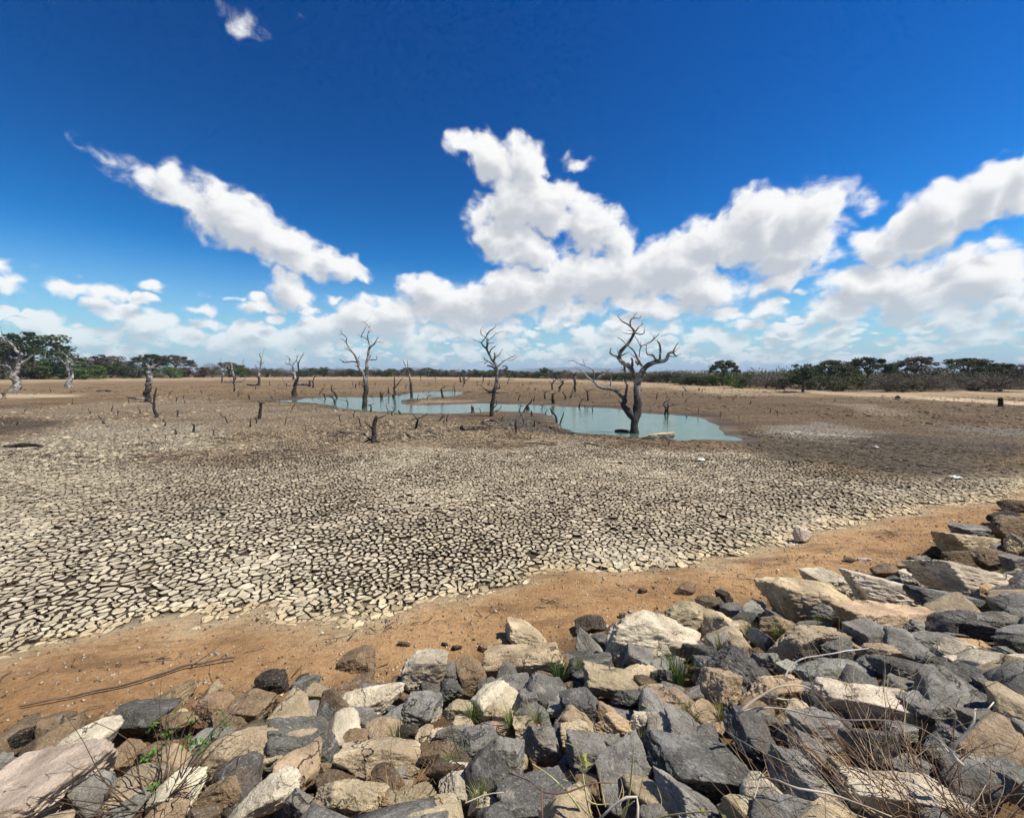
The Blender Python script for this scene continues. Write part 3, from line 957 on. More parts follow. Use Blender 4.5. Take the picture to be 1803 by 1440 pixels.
def stone_mesh(name, level, seed, style):
    rng = np.random.default_rng(seed)
    u, f = ICO[level]
    planes = []
    jit = {'block': .26, 'slab': .16, 'wedge': .42, 'round': .5}[style]
    for ax in range(3):
        for sg in (-1, 1):
            n = np.zeros(3); n[ax] = sg
            n = n + rng.normal(0, jit, 3); n /= np.linalg.norm(n)
            planes.append((n, rng.uniform(.72, 1.0)))
    extra = {'block': 6, 'slab': 6, 'wedge': 7, 'round': 12}[style]
    for _ in range(extra):
        n = rng.normal(0, 1, 3); n /= np.linalg.norm(n)
        planes.append((n, rng.uniform(.86, 1.16)))
    sharp = {'block': 48.0, 'slab': 54.0, 'wedge': 54.0, 'round': 22.0}[style]
    inv = np.zeros(len(u))
    for n, d in planes:
        k = np.maximum(u @ n, 1e-4) / d
        inv += k ** sharp
    r = inv ** (-1 / sharp)
    v = u * r[:, None]
    v -= (v.max(0) + v.min(0)) / 2
    v /= (v.max(0) - v.min(0))
    nrm = u
    off = rng.uniform(0, 90, 3)
    v = v + nrm * (.030 * fbm(v * 2.4 + off, 3, .5, seed))[:, None]
    # broken ledges along the foliation
    ax = rng.normal(0, .35, 3) + np.array((0, 0, 1.0)); ax /= np.linalg.norm(ax)
    h = (v @ ax) * rng.uniform(7, 12) + 1.1 * fbm(v * 3 + off, 2, .5, seed + 3)
    v = v + nrm * ((.010 if style == 'slab' else .004) * (np.abs((h % 1.0) - .5) * 2 - .5))[:, None]
    v = v + nrm * (.022 * fbm(v * 11 + off, 3, .62, seed + 9))[:, None]
    if level >= 6:
        v = v + nrm * (.006 * fbm(v * 40 + off, 2, .6, seed + 15))[:, None]
    v -= (v.max(0) + v.min(0)) / 2
    v /= (v.max(0) - v.min(0))
    return mesh_of(name, v, f, MR, True)

LIB = {}
for st, cnt in (('block', 7), ('slab', 6), ('wedge', 6), ('round', 5)):
    LIB[st] = [stone_mesh('stone_' + st, 6, 100 + 17 * i + 7 * len(st), st) for i in range(cnt)]
SMALL = [stone_mesh('stone_small', 4, 900 + i, ('block', 'wedge', 'slab', 'round')[i % 4]) for i in range(12)]

TINT = {  # colour of the stone and how clearly it is banded
    'g': (.265, .254, .222, .9), 'd': (.132, .127, .112, 1.0), 't': (.55, .445, .285, .35), 'b': (.19, .135, .078, .25), 'w': (.70, .62, .46, .45),
    'r': (.50, .375, .235, .35), 'p': (.66, .53, .40, .5), 'k': (.055, .042, .03, .2), 'o': (.50, .33, .16, .2)}
WORD = {'g': 'grey banded', 'd': 'dark slate grey', 't': 'tan', 'b': 'brown', 'w': 'cream white', 'r': 'pinkish tan', 'p': 'cream and pink', 'k': 'blackish brown', 'o': 'orange'}
SHAPE = {'block': 'blocky', 'slab': 'flat', 'wedge': 'wedge-shaped', 'round': 'rounded'}

# (x, y, width, height, colour, shape, tilt, label); a label of None is written from its neighbours
ROCKS = [
    (58, 1398, 235, 150, 'p', 'slab', -14, 'huge cream and pink slab cut off by the bottom edge, beside the dry leafy shrub'),
    (36, 1302, 42, 38, 'k', 'wedge', -60, 'charred dark stub lying above the huge cream and pink slab'),
    (100, 1276, 52, 26, 'b', 'slab', -14, 'small flat tan stone alone on sand above the huge cream slab'),
    (290, 1240, 96, 36, 'b', 'slab', -16, 'long flat brown slab with a dark shadow gap on the sand'),
    (217, 1272, 62, 42, 'b', 'round', 0, None), (312, 1268, 58, 44, 'b', 'round', 0, None), (376, 1252, 66, 62, 'b', 'wedge', 0, None),
    (434, 1246, 96, 70, 'b', 'round', 0, 'broad smooth brown rock half buried in sand behind the tan banded boulder'), (398, 1280, 56, 60, 'b', 'wedge', 10, None),
    (215, 1332, 62, 46, 'b', 'block', 0, None), (275, 1325, 74, 46, 'b', 'round', 0, None),
    (478, 1207, 62, 62, 'k', 'block', 0, 'dark glinting rock standing out of the orange sand with a black hollow'), (531, 1198, 27, 24, 'k', 'wedge', 0, None),
    (512, 1252, 78, 46, 'b', 'block', 0, None), (470, 1242, 28, 36, 'b', 'wedge', 0, None),
    (634, 1166, 72, 58, 'b', 'wedge', -20, 'lone brown angular rock on the sand left of the white boulder'), (628, 1214, 62, 36, 'b', 'block', 0, None), (603, 1231, 34, 24, 'b', 'block', 0, None),
    (450, 1325, 205, 120, 't', 'round', -8, 'big tan boulder with pale bands and a long crack behind the grey prism'),
    (540, 1320, 142, 92, 'd', 'block', 12, 'dark grey prism-shaped block with a pale edge vein on top'), (574, 1281, 58, 60, 'd', 'slab', 45, 'dark grey slab leaning up behind the grey prism-shaped block'),
    (640, 1240, 138, 70, 'w', 'round', -22, 'long cream white boulder sloping towards the tall white boulder'), (622, 1267, 78, 54, 'g', 'round', 0, None), (676, 1272, 76, 54, 'g', 'wedge', 0, None), (630, 1305, 66, 30, 'b', 'slab', 0, None),
    (668, 1342, 142, 88, 't', 'block', 5, 'tan rectangular block with a crack and a dark shaded underside'), (462, 1408, 122, 100, 'w', 'round', -30, 'pale cream boulder at the bottom edge beside the grey plank-like slab'),
    (530, 1412, 40, 100, 'g', 'slab', -50, 'narrow grey plank-like slab leaning between two cream boulders'), (612, 1407, 135, 84, 't', 'block', -12, 'ridged tan boulder at the bottom edge below the rectangular block'),
    (392, 1402, 66, 78, 'b', 'block', 0, None), (308, 1398, 92, 84, 'w', 'wedge', 0, 'rough cream and rust rock behind the stems of the dry shrub'), (692, 1402, 72, 62, 't', 'round', 0, None),
    (742, 1190, 98, 104, 'w', 'wedge', 0, 'tall white boulder with a pointed top at the edge of the sand'), (833, 1194, 60, 70, 'b', 'round', 0, 'rounded reddish brown boulder right of the tall white boulder'),
    (796, 1214, 44, 44, 'd', 'wedge', 0, None), (930, 1124, 90, 64, 't', 'round', 20, 'tan peaked boulder sitting on the pink slab at the sand'), (924, 1166, 150, 62, 'r', 'slab', -8, 'wide pink and cream slab overhanging a black hollow'),
    (962, 1224, 100, 70, 'd', 'slab', 35, 'long dark grey slab sloping down behind the small upright grey stone'), (905, 1212, 66, 50, 'g', 'slab', 0, None), (922, 1243, 46, 60, 'g', 'block', 0, 'small upright grey stone in front of the long dark slab'),
    (872, 1226, 58, 44, 'd', 'wedge', 0, None), (1006, 1172, 72, 34, 'd', 'slab', 0, None), (1006, 1210, 40, 32, 'b', 'round', 0, None), (735, 1252, 78, 60, 'g', 'block', 0, None), (700, 1262, 50, 48, 'g', 'round', 0, None),
    (805, 1252, 60, 44, 't', 'block', 0, None), (856, 1248, 44, 28, 'b', 'round', 0, None), (876, 1262, 76, 38, 't', 'slab', -18, None), (876, 1284, 50, 34, 'r', 'round', 0, None), (926, 1284, 50, 40, 't', 'wedge', 0, None),
    (834, 1312, 82, 66, 'g', 'block', 0, 'grey block with a bright top above the mottled cream boulder'), (798, 1292, 60, 34, 'g', 'wedge', 0, None), (720, 1292, 50, 38, 'k', 'block', 0, None), (748, 1292, 34, 32, 't', 'round', 0, None), (768, 1298, 28, 26, 't', 'block', 0, None),
    (734, 1332, 66, 62, 'b', 'wedge', 0, None), (702, 1362, 46, 44, 'g', 'slab', 0, None), (776, 1336, 56, 64, 'b', 'block', 0, None), (889, 1346, 64, 98, 'g', 'block', 0, 'tall light grey block speckled white beside the triangular grey stone'),
    (951, 1312, 72, 88, 'g', 'wedge', 0, 'triangular upright grey stone with one pale lit side'), (1012, 1288, 60, 50, 't', 'block', 0, None), (818, 1377, 88, 82, 'w', 'round', 0, 'mottled cream and rust rounded boulder near the bottom middle'),
    (945, 1404, 140, 86, 'd', 'slab', 0, 'blue-grey flat-topped slab at the bottom edge below the tall light block'), (1045, 1332, 100, 66, 'g', 'block', 14, 'grey angular block right of the triangular stone, above the pale green stems'),
    (722, 1412, 84, 56, 't', 'round', 0, None), (790, 1424, 56, 42, 't', 'block', 0, None), (852, 1414, 56, 46, 'w', 'block', 0, None),
    (1038, 1098, 60, 48, 'k', 'block', 10, 'blackish brown lump on the sand at the left end of the biggest cream boulder'),
    (1155, 1122, 200, 100, 'w', 'round', 10, 'biggest cream boulder with a grey patch at the edge of the sand'), (1124, 1160, 118, 44, 'g', 'slab', 22, 'grey slab with a dark side leaning on the biggest cream boulder'),
    (1215, 1086, 130, 58, 't', 'round', 8, 'low broad tan boulder just behind the biggest cream boulder'), (1256, 1066, 56, 38, 'b', 'block', 0, None), (1276, 1051, 28, 27, 'k', 'wedge', 0, None),
    (1078, 1202, 104, 64, 't', 'slab', 15, 'flat layered tan slab with fine parallel bands below the biggest cream boulder'), (1106, 1230, 60, 50, 'd', 'wedge', 0, None), (1030, 1247, 84, 60, 'd', 'block', 0, 'dark rock blotched with white lichen beside the layered tan slab'),
    (1180, 1238, 96, 78, 'r', 'block', 8, 'square pinkish boulder with grass tufts on both sides'), (1260, 1212, 70, 80, 'r', 'block', 8, 'upright cream and pink boulder beside the dark upright slab'), (1292, 1187, 78, 92, 'd', 'slab', 65, 'dark upright slab with one smooth face lit'),
    (1086, 1282, 96, 52, 'r', 'wedge', 20, None), (1066, 1298, 66, 58, 'g', 'wedge', 0, None), (1150, 1278, 86, 48, 'w', 'slab', 0, None), (1215, 1296, 100, 74, 'g', 'slab', 25, None),
    (1228, 1348, 165, 125, 'd', 'slab', 12, 'giant dark slate slab with thin white veins near the bottom edge'), (1216, 1418, 120, 80, 'g', 'slab', 30, 'grey slab at the bottom edge under the giant dark slab'),
    (1325, 1298, 128, 76, 'd', 'slab', 28, 'dark slab with a long pale vein along its top edge'), (1122, 1358, 56, 66, 'g', 'wedge', 0, None), (1272, 1126, 68, 54, 't', 'round', 0, None), (1302, 1110, 48, 44, 't', 'block', 0, None),
    (1326, 1082, 66, 48, 'g', 'wedge', 0, None), (1415, 1382, 175, 70, 'g', 'slab', 24, 'long streaky grey slab sloping down under the dead white branch'), (1318, 1428, 100, 50, 't', 'slab', 0, None),
    (1362, 1224, 108, 66, 'r', 'block', 0, 'tan boulder crossed by the forked dry branch'), (1470, 1190, 122, 64, 'g', 'round', 0, 'domed grey boulder behind the cream white slab'), (1440, 1228, 82, 60, 'g', 'block', -10, None),
    (1532, 1244, 172, 74, 'w', 'slab', 4, 'broad cream white slab ringed by grey stones at the right'), (1604, 1192, 116, 70, 'd', 'round', 10, 'dark coarse-grained boulder right of the domed grey boulder'), (1396, 1182, 56, 36, 'g', 'slab', 0, None),
    (1640, 1252, 96, 70, 'g', 'wedge', 15, None), (1450, 1288, 108, 36, 'g', 'slab', 0, None), (1532, 1322, 80, 108, 'd', 'block', 6, 'tall dark block standing beside a deep black hollow'), (1350, 1272, 46, 44, 'g', 'block', 0, None), (1386, 1292, 36, 42, 'g', 'wedge', 0, None),
    (1438, 1336, 104, 70, 'g', 'slab', 32, None), (1580, 1404, 180, 66, 'w', 'slab', 0, 'pale low slab under the tangle of dry brown stems'), (1708, 1216, 112, 86, 'd', 'block', 0, 'smooth blue-grey boulder behind the bent white branch'),
    (1772, 1232, 78, 54, 'd', 'slab', 10, None), (1764, 1288, 110, 62, 'g', 'slab', 8, 'streaky grey slab right of the bent white branch'), (1786, 1376, 74, 78, 'g', 'round', 0, 'grey rounded rock cut by the right edge beside dry stems'), (1680, 1292, 52, 40, 'g', 'block', 0, None), (1650, 1318, 66, 46, 'g', 'wedge', 0, None),
    (1722, 1346, 60, 46, 'g', 'block', 0, None), (1606, 1352, 66, 48, 'g', 'round', 0, None), (1690, 1416, 80, 46, 'd', 'slab', 0, None), (1500, 1424, 70, 40, 'g', 'block', 0, None),
    (1424, 1060, 168, 66, 't', 'round', 8, 'long low tan boulder below the cream pyramid'), (1398, 1074, 66, 48, 'b', 'round', 0, None), (1466, 1032, 84, 62, 'w', 'wedge', 0, 'cream pyramid-shaped boulder standing above the long tan boulder'),
    (1455, 1082, 68, 38, 'g', 'slab', 10, None), (1500, 1076, 46, 30, 'r', 'block', 0, None), (1566, 1046, 142, 60, 'w', 'slab', 12, 'cream slab with a dark hole right of the cream pyramid'), (1560, 1098, 180, 56, 'r', 'slab', 4, 'long pinkish slab with a black pyramid stone on it'),
    (1571, 1084, 46, 46, 'k', 'wedge', 0, 'small black pyramid stone standing on the long pinkish slab'), (1376, 1106, 78, 34, 'r', 'slab', 8, None), (1440, 1118, 48, 24, 't', 'round', 0, None), (1422, 1136, 118, 34, 't', 'slab', 0, None),
    (1344, 1132, 66, 36, 'g', 'slab', 55, 'thin grey slab tipped on edge above the tan boulder with the branch'), (1352, 1164, 56, 62, 'g', 'wedge', 0, None), (1426, 1156, 58, 46, 'k', 'wedge', 0, None), (1482, 1148, 78, 36, 'g', 'slab', 0, None),
    (1542, 1128, 112, 42, 'g', 'slab', 6, None), (1606, 1108, 72, 42, 'g', 'slab', 18, None), (1560, 1152, 66, 30, 't', 'block', 0, None), (1534, 1168, 56, 40, 'g', 'round', 0, None), (1350, 1088, 34, 40, 'g', 'wedge', 0, None),
    (1792, 894, 50, 24, 'b', 'wedge', 0, None), (1770, 912, 58, 24, 'k', 'block', 0, None), (1788, 929, 86, 32, 'b', 'block', 0, 'brown angular rock at the right edge where the riprap meets sand'), (1712, 938, 84, 24, 'g', 'slab', 4, 'narrow grey slab topmost of the riprap by the sand'),
    (1702, 962, 124, 46, 't', 'slab', 8, 'cream slab with a dark brown end under the narrow grey slab'), (1656, 972, 40, 30, 'k', 'block', 0, None), (1784, 957, 66, 34, 't', 'slab', 8, None), (1690, 985, 62, 24, 'b', 'block', 0, None), (1748, 986, 78, 38, 'b', 'wedge', 5, None),
    (1560, 1006, 50, 38, 'b', 'round', 0, None), (1598, 996, 34, 28, 't', 'round', 0, None), (1622, 991, 46, 24, 'g', 'block', 0, None), (1606, 1016, 36, 26, 'w', 'block', 0, None), (1604, 1034, 36, 20, 't', 'block', 0, None),
    (1704, 1024, 160, 62, 'w', 'slab', 10, 'largest cream slab of the upper right, edged by a dark plank-like stone'), (1664, 1022, 124, 24, 'd', 'slab', 24, 'dark plank-like stone along the largest upper cream slab'), (1672, 1062, 112, 54, 'd', 'slab', 10, 'dark layered rock with splintered edges below the plank-like stone'),
    (1742, 1042, 42, 22, 'o', 'block', 0, None), (1778, 1046, 68, 40, 'd', 'wedge', 0, None), (1762, 1068, 62, 34, 'd', 'wedge', 0, None), (1796, 1064, 42, 34, 'g', 'block', 0, None), (1772, 1102, 80, 52, 'g', 'block', 0, 'grey speckled boulder near the right edge below the dark wedges'),
    (1714, 1104, 92, 26, 'd', 'slab', -4, None), (1664, 1092, 56, 26, 'b', 'block', 0, None), (1642, 1134, 92, 50, 'g', 'round', 0, None), (1600, 1126, 46, 34, 'g', 'wedge', 0, None), (1711, 1138, 62, 26, 'o', 'slab', 0, 'orange tan flat stone among grey stones at the right'),
    (1686, 1122, 36, 24, 'g', 'block', 0, None), (1722, 1158, 66, 30, 'g', 'wedge', 0, None), (1756, 1168, 48, 32, 'g', 'block', 0, None), (1790, 1134, 58, 36, 'd', 'slab', 0, None), (1762, 1146, 36, 26, 'g', 'wedge', 0, None), (1800, 1164, 48, 30, 'w', 'slab', 0, None),
    (1642, 1168, 48, 36, 'd', 'wedge', 0, None), (1692, 1168, 40, 26, 'w', 'block', 0, None), (1790, 992, 52, 28, 'g', 'wedge', 0, None), (1798, 1016, 46, 26, 'g', 'block', 0, None), (1770, 1187, 54, 24, 'o', 'block', 0, 'rusty orange block beside the smooth blue-grey boulder'), (1798, 1190, 36, 26, 'w', 'block', 0, None),
    (1000, 1340, 40, 34, 'g', 'wedge', 0, None), (1100, 1318, 50, 40, 'g', 'slab', 0, None), (1090, 1385, 60, 40, 'b', 'block', 0, None), (1580, 1290, 54, 40, 'g', 'block', 0, None), (1470, 1262, 40, 30, 'd', 'block', 0, None), (345, 1340, 56, 44, 'b', 'block', 0, None), (250, 1372, 66, 50, 'b', 'round', 0, None),
    (210, 1420, 80, 50, 'r', 'block', 0, None), (1510, 1112, 40, 30, 'd', 'wedge', 0, None), (1330, 1160, 44, 50, 'b', 'block', 0, None), (1242, 1168, 40, 36, 'g', 'wedge', 0, None), (1172, 1190, 60, 34, 'g', 'slab', 0, None), (985, 1250, 40, 36, 'g', 'block', 0, None), (580, 1352, 50, 34, 'b', 'wedge', 0, None),
]
LOOSE = [   # stones lying apart on the sand or the mud
    (1412, 943, 26, 32, 'w', 'round', 25, 'pale pointed stone standing alone at the edge of cracked mud'), (1131, 1040, 20, 14, 'k', 'wedge', 0, 'small black stone alone on the sand behind the biggest cream boulder'),
    (1207, 1038, 42, 20, 'b', 'wedge', 0, 'dark-faced angular stone on the sand right of the small black stone'), (712, 1133, 22, 11, 'b', 'slab', 0, 'small brown chip on the sand above the tall white boulder'), (783, 1134, 14, 9, 'k', 'wedge', 0, 'tiny dark chip left of its twin on the sand'),
    (804, 1140, 20, 13, 'k', 'wedge', 0, 'dark chip on the sand left of two orange stones'), (857, 1140, 30, 22, 'o', 'block', 0, 'orange stone half buried left of the tan peaked boulder, left of two'), (881, 1134, 34, 22, 'o', 'round', 0, 'orange rounded stone touching the tan peaked boulder'),
    (1391, 1020, 40, 14, 'o', 'slab', 0, 'thin orange flagstone on the sand above the long tan boulder'), (1496, 986, 18, 12, 'b', 'block', 0, 'small brown stone on the sand, left of a pale chip'), (1522, 986, 20, 9, 'w', 'slab', 0, 'pale flat chip on the sand above the brown cluster'),
    (1160, 769, 52, 15, 't', 'slab', 0, 'low flat tan boulder lying in the water beside the biggest dead tree'), (1096, 762, 24, 15, 'k', 'round', 0, 'dark rounded rock at the left foot of the biggest dead tree'), (660, 1110, 0, 0, 'b', 'slab', 0, ''),
    (545, 1218, 22, 18, 'b', 'slab', 0, 'small grey-brown chip below the dark glinting rock'), (560, 1170, 0, 0, 'b', 'slab', 0, ''), (1100, 1085, 20, 10, 'b', 'block', 0, 'little brown stone on top edge of the biggest cream boulder'),
]
STONES = []

def put_stone(x, y, w, h, kind, style, tilt, label, group, k, sink=.30, variant=None):
    rng = np.random.default_rng(int(x * 7 + y * 13 + w))
    if style == 'slab' and not label and abs(tilt) < 20:
        style = 'wedge' if rng.random() < .5 else 'block'
    p = land(x, y, .05)
    if p is None:
        return None
    for _ in range(2):
        depth = float((p - CAMP) @ FWD)
        el = math.asin((EYE - p[2]) / np.linalg.norm(p - CAMP))
        W = w / F_PX * depth; Hh = h / F_PX * depth
        ca, sa = math.cos(el), math.sin(el)
        ratio = {'block': .85, 'slab': .85, 'wedge': .8, 'round': .9}[style]
        flatn = {'block': .72, 'slab': .52, 'wedge': .8, 'round': .66}[style]
        L = ratio * W; Th = (Hh - L * sa) / ca
        if Th < flatn * W * .6:
            Th = flatn * W * .6
            L = max((Hh - Th * ca) / sa, .4 * W)
        Th = min(Th, 1.15 * W)
        p2 = land(x, y, Th * sink)
        if p2 is not None:
            p = p2
    kind_c = np.array(TINT[kind])
    if kind == 'b' and x < 640:
        kind_c = np.array((.27, .19, .108, .2))          # dusted with sand
    kind_c[:3] *= rng.uniform(.82, 1.2); kind_c[:3] *= 1 + rng.normal(0, .015, 3)
    lib = LIB[style]
    i = variant if variant is not None else int(rng.integers(len(lib)))
    if w >= 90:
        i = i % 3
    o = link('stone', lib[i], None, p)
    o.scale = (W * 1.05, L * 1.08, Th * 1.16)
    o['stone_size'] = (float(W), float(L), float(Th))
    yaw = rng.uniform(-.35, .35) + rng.choice([0, math.pi])
    o.rotation_euler = (Matrix.Rotation(math.radians(tilt), 3, 'Y') @ Matrix.Rotation(rng.normal(0, .10) - .16, 3, 'X') @ Matrix.Rotation(yaw if style != 'slab' or abs(tilt) < 15 else yaw * .4, 3, 'Z')).to_euler()
    o.color = tuple(np.clip(kind_c, 0, 1))
    o['label'] = label; o['category'] = 'rock' if w > 60 else 'stone'; o['group'] = group
    STONES.append((x, y, w, h, kind, style, o))
    return o

MARKS = []
def rock_labels():
    """labels for the stones without one of their own: their look, then the named stone they lie by"""
    marks = [(r[0], r[1], r[7]) for r in ROCKS if r[7]]
    short = lambda s: ' '.join(s.split()[:6 if s.split()[5] in ('boulder', 'slab', 'block', 'stone', 'rock') else 3])
    names = {}
    out = []
    key = {
        'huge cream and pink': 'the huge cream and pink slab', 'long flat brown': 'the long flat brown slab', 'broad smooth brown': 'the broad smooth brown rock', 'dark glinting': 'the dark glinting rock',
        'lone brown': 'the lone brown rock on sand', 'big tan boulder': 'the big cracked tan boulder', 'dark grey prism': 'the grey prism-shaped block', 'long cream white': 'the long cream white boulder', 'tan rectangular': 'the tan rectangular block',
        'pale cream boulder': 'the pale cream boulder', 'ridged tan': 'the ridged tan boulder', 'tall white': 'the tall white boulder', 'wide pink': 'the wide pink slab', 'long dark grey slab': 'the long dark grey slab', 'small upright grey': 'the small upright grey stone',
        'grey block with': 'the bright-topped grey block', 'tall light grey': 'the tall light grey block', 'triangular': 'the triangular upright stone', 'mottled cream': 'the mottled cream boulder', 'blue-grey flat': 'the blue-grey flat-topped slab', 'grey angular block': 'the grey angular block by pale stems',
        'biggest cream': 'the biggest cream boulder', 'flat layered': 'the layered tan slab', 'square pinkish': 'the square pinkish boulder', 'dark upright slab': 'the dark upright slab', 'giant dark': 'the giant dark slab', 'dark slab with a long': 'the dark slab with a pale vein',
        'long streaky': 'the long streaky grey slab', 'tan boulder crossed': 'the tan boulder under the forked branch', 'domed grey': 'the domed grey boulder', 'broad cream white': 'the broad cream white slab', 'dark coarse': 'the dark coarse-grained boulder',
        'tall dark block': 'the tall dark block', 'pale low slab': 'the pale low slab in dry stems', 'smooth blue-grey': 'the smooth blue-grey boulder', 'streaky grey slab': 'the streaky grey slab', 'long low tan': 'the long low tan boulder', 'cream pyramid': 'the cream pyramid boulder',
        'cream slab with a dark hole': 'the cream slab with a hole', 'long pinkish': 'the long pinkish slab', 'thin grey slab': 'the thin grey slab on edge', 'narrow grey slab': 'the narrow topmost grey slab', 'cream slab with a dark brown': 'the brown-ended cream slab',
        'largest cream': 'the largest upper cream slab', 'dark layered': 'the dark layered rock', 'grey speckled': 'the grey speckled boulder', 'rough cream': 'the rough cream and rust rock', 'dark rock blotched': 'the white-blotched dark rock'}
    marks = [(a, b, n) for a, b, l in marks for s, n in key.items() if l.startswith(s)]
    MARKS.extend(marks)
    used = {}
    for x, y, w, h, kind, style, o in STONES:
        if o['label']:
            continue
        best = sorted(marks, key=lambda m: math.hypot((m[0] - x) / 1.3, m[1] - y))
        size = 'small' if w < 45 else ('medium' if w < 72 else 'large')
        done = False
        for m in best[:3]:
            dx, dy = x - m[0], y - m[1]
            rel = ('right of' if dx > 0 else 'left of') if abs(dx) > 1.1 * abs(dy) else ('below' if dy > 0 else 'behind')
            lab = f"{size} {WORD[kind]} {SHAPE[style]} stone just {rel} {m[2]}"
            if lab not in used:
                used[lab] = o; o['label'] = lab; done = True
                break
        if not done:
            m = best[0]
            lab = f"{size} {WORD[kind]} {SHAPE[style]} stone lying between {best[0][2]} and {best[1][2]}"
            used[lab] = o; o['label'] = lab

for k, r in enumerate(ROCKS):
    low = r[4] == 'b' and r[0] < 640          # these lie half buried in the sand
    put_stone(*r, 'riprap stones on the bank', k, sink=.04 if low else .30)
rock_labels()
for k, r in enumerate(LOOSE):
    if r[2]:
        put_stone(*r, 'stones lying apart on the lake bed', k, sink=.34)

def build_fill():
    """smaller stones in the gaps of the riprap and those of the bank beside and behind the camera"""
    rng = np.random.default_rng(5)
    big = np.array([(o.location.x, o.location.y, max(o.scale) * .36) for *_, o in STONES])
    cx = rng.uniform(-9, 20, 30000); cy = rng.uniform(-1.5, 13, 30000)
    cs = line_dist(TOE, cx, cy)
    pts = np.zeros((0, 3))
    for x, y, s in zip(cx, cy, cs):
        if not (-4.4 < s < -.05):
            continue
        r = rng.uniform(.07, .16) if rng.random() < .7 else rng.uniform(.15, .24)
        if s > -.45: r *= .7
        if len(pts) == 0 or (((x - pts[:, 0]) ** 2 + (y - pts[:, 1]) ** 2) > (.62 * (r + pts[:, 2])) ** 2).all():
            pts = np.vstack([pts, (x, y, r)])
        if len(pts) >= 1500:
            break
    def seen(x, y):
        v = np.array((x, y, float(height(x, y)))) - CAMP
        d = v @ FWD
        if d < .5: return False
        px, py = CX + F_PX * (v @ RIGHT) / d, CY - F_PX * (v @ UPV) / d
        return -40 < px < 1843 and py < 1480
    items = []
    for x, y, r in pts:
        dmin = (np.hypot(big[:, 0] - x, big[:, 1] - y) / big[:, 2]).min()
        items.append((x, y, r, dmin > .75 and seen(x, y), dmin))
    show = sorted([q for q in items if q[3] and q[4] > .75], key=lambda q: -q[2] / math.hypot(q[0], q[1]))[:126]
    ids = set((q[0], q[1]) for q in show)
    rest = [q for q in items if (q[0], q[1]) not in ids]
    kinds = np.array(['g', 'd', 't', 'b', 'r', 'w'])
    def pick(x, y):
        left = float(np.clip((1.5 - x) / 5, 0, 1))
        toe = float(np.clip(1 + float(line_dist(TOE, np.array(x), np.array(y))) / 1.2, 0, 1))
        w = np.array([.42 - .25 * left, .27 - .2 * left, .14 + .15 * left, .06 + .25 * left + .35 * toe, .06 + .05 * left, .06 + .05 * left])
        return str(rng.choice(kinds, p=w / w.sum()))
    for x, y, r, *_ in show:
        k = pick(x, y)
        z = float(height(x, y))
        o = link('rubble_stone', SMALL[int(rng.integers(12))], None, (x, y, z + r * .12))
        sc = np.array([r * 2, r * 1.6, r * 1.2]) * rng.uniform(.85, 1.2, 3)
        o.scale = sc; o['stone_size'] = tuple(float(q) for q in sc)
        o.rotation_euler = (rng.normal(0, .3), rng.normal(0, .3), rng.uniform(0, 6.28))
        c = np.array(TINT[k]); c[:3] *= rng.uniform(.8, 1.2)
        o.color = tuple(np.clip(c, 0, 1))
        v = np.array((x, y, z)) - CAMP; d = v @ FWD
        px, py = CX + F_PX * (v @ RIGHT) / d, CY - F_PX * (v @ UPV) / d
        m = min(MARKS, key=lambda q: math.hypot((q[0] - px) / 1.3, q[1] - py))
        rel = ('right of' if px > m[0] else 'left of') if abs(px - m[0]) > 1.1 * abs(py - m[1]) else ('below' if py > m[1] else 'behind')
        tag(o, f'little {WORD[k]} rubble in a gap {rel} {m[2]}', 'stone', f'{WORD[k]} rubble in the gaps of the riprap')
    # everything else of that size: one mass per colour
    hz = height(np.array([q[0] for q in rest]), np.array([q[1] for q in rest]))
    zz = {(q[0], q[1]): float(h) for q, h in zip(rest, hz)}
    for k in ('g', 'd', 't', 'b'):
        V, Fc = [], []
        n0 = 0
        for x, y, r, sn, dm in rest:
            if not sn and dm > 1.3:
                r = r * 1.75                     # beyond the stones that were placed one by one
            kk = pick(x, y)
            kk = {'r': 't', 'w': 't'}.get(kk, kk)
            if kk != k:
                continue
            u, f = ICO[2]
            me = SMALL[int(rng.integers(12))]
            dirs = u * (1 + .28 * vnoise(u * 1.6 + rng.uniform(0, 50, 3), 3))[:, None]
            M = np.array(Euler((rng.normal(0, .5), rng.normal(0, .5), rng.uniform(0, 6.28))).to_matrix())
            v = (np.clip(dirs, -.72, .72) * np.array([r, r * .8, r * .6]) * 1.2) @ M.T
            V.append(v + np.array((x, y, zz[(x, y)] - .10 - .1 * r))); Fc.append(f + n0); n0 += len(u)
        o = link('rubble', mesh_of('rubble', np.vstack(V), np.vstack(Fc), MR, False))
        o.color = TINT[k]; o['stone_size'] = (1.0, 1.0, 1.0)
        tag(o, f'{WORD[k]} rubble filling the gaps of the stone bank', 'rubble', None, 'stuff')
build_fill()

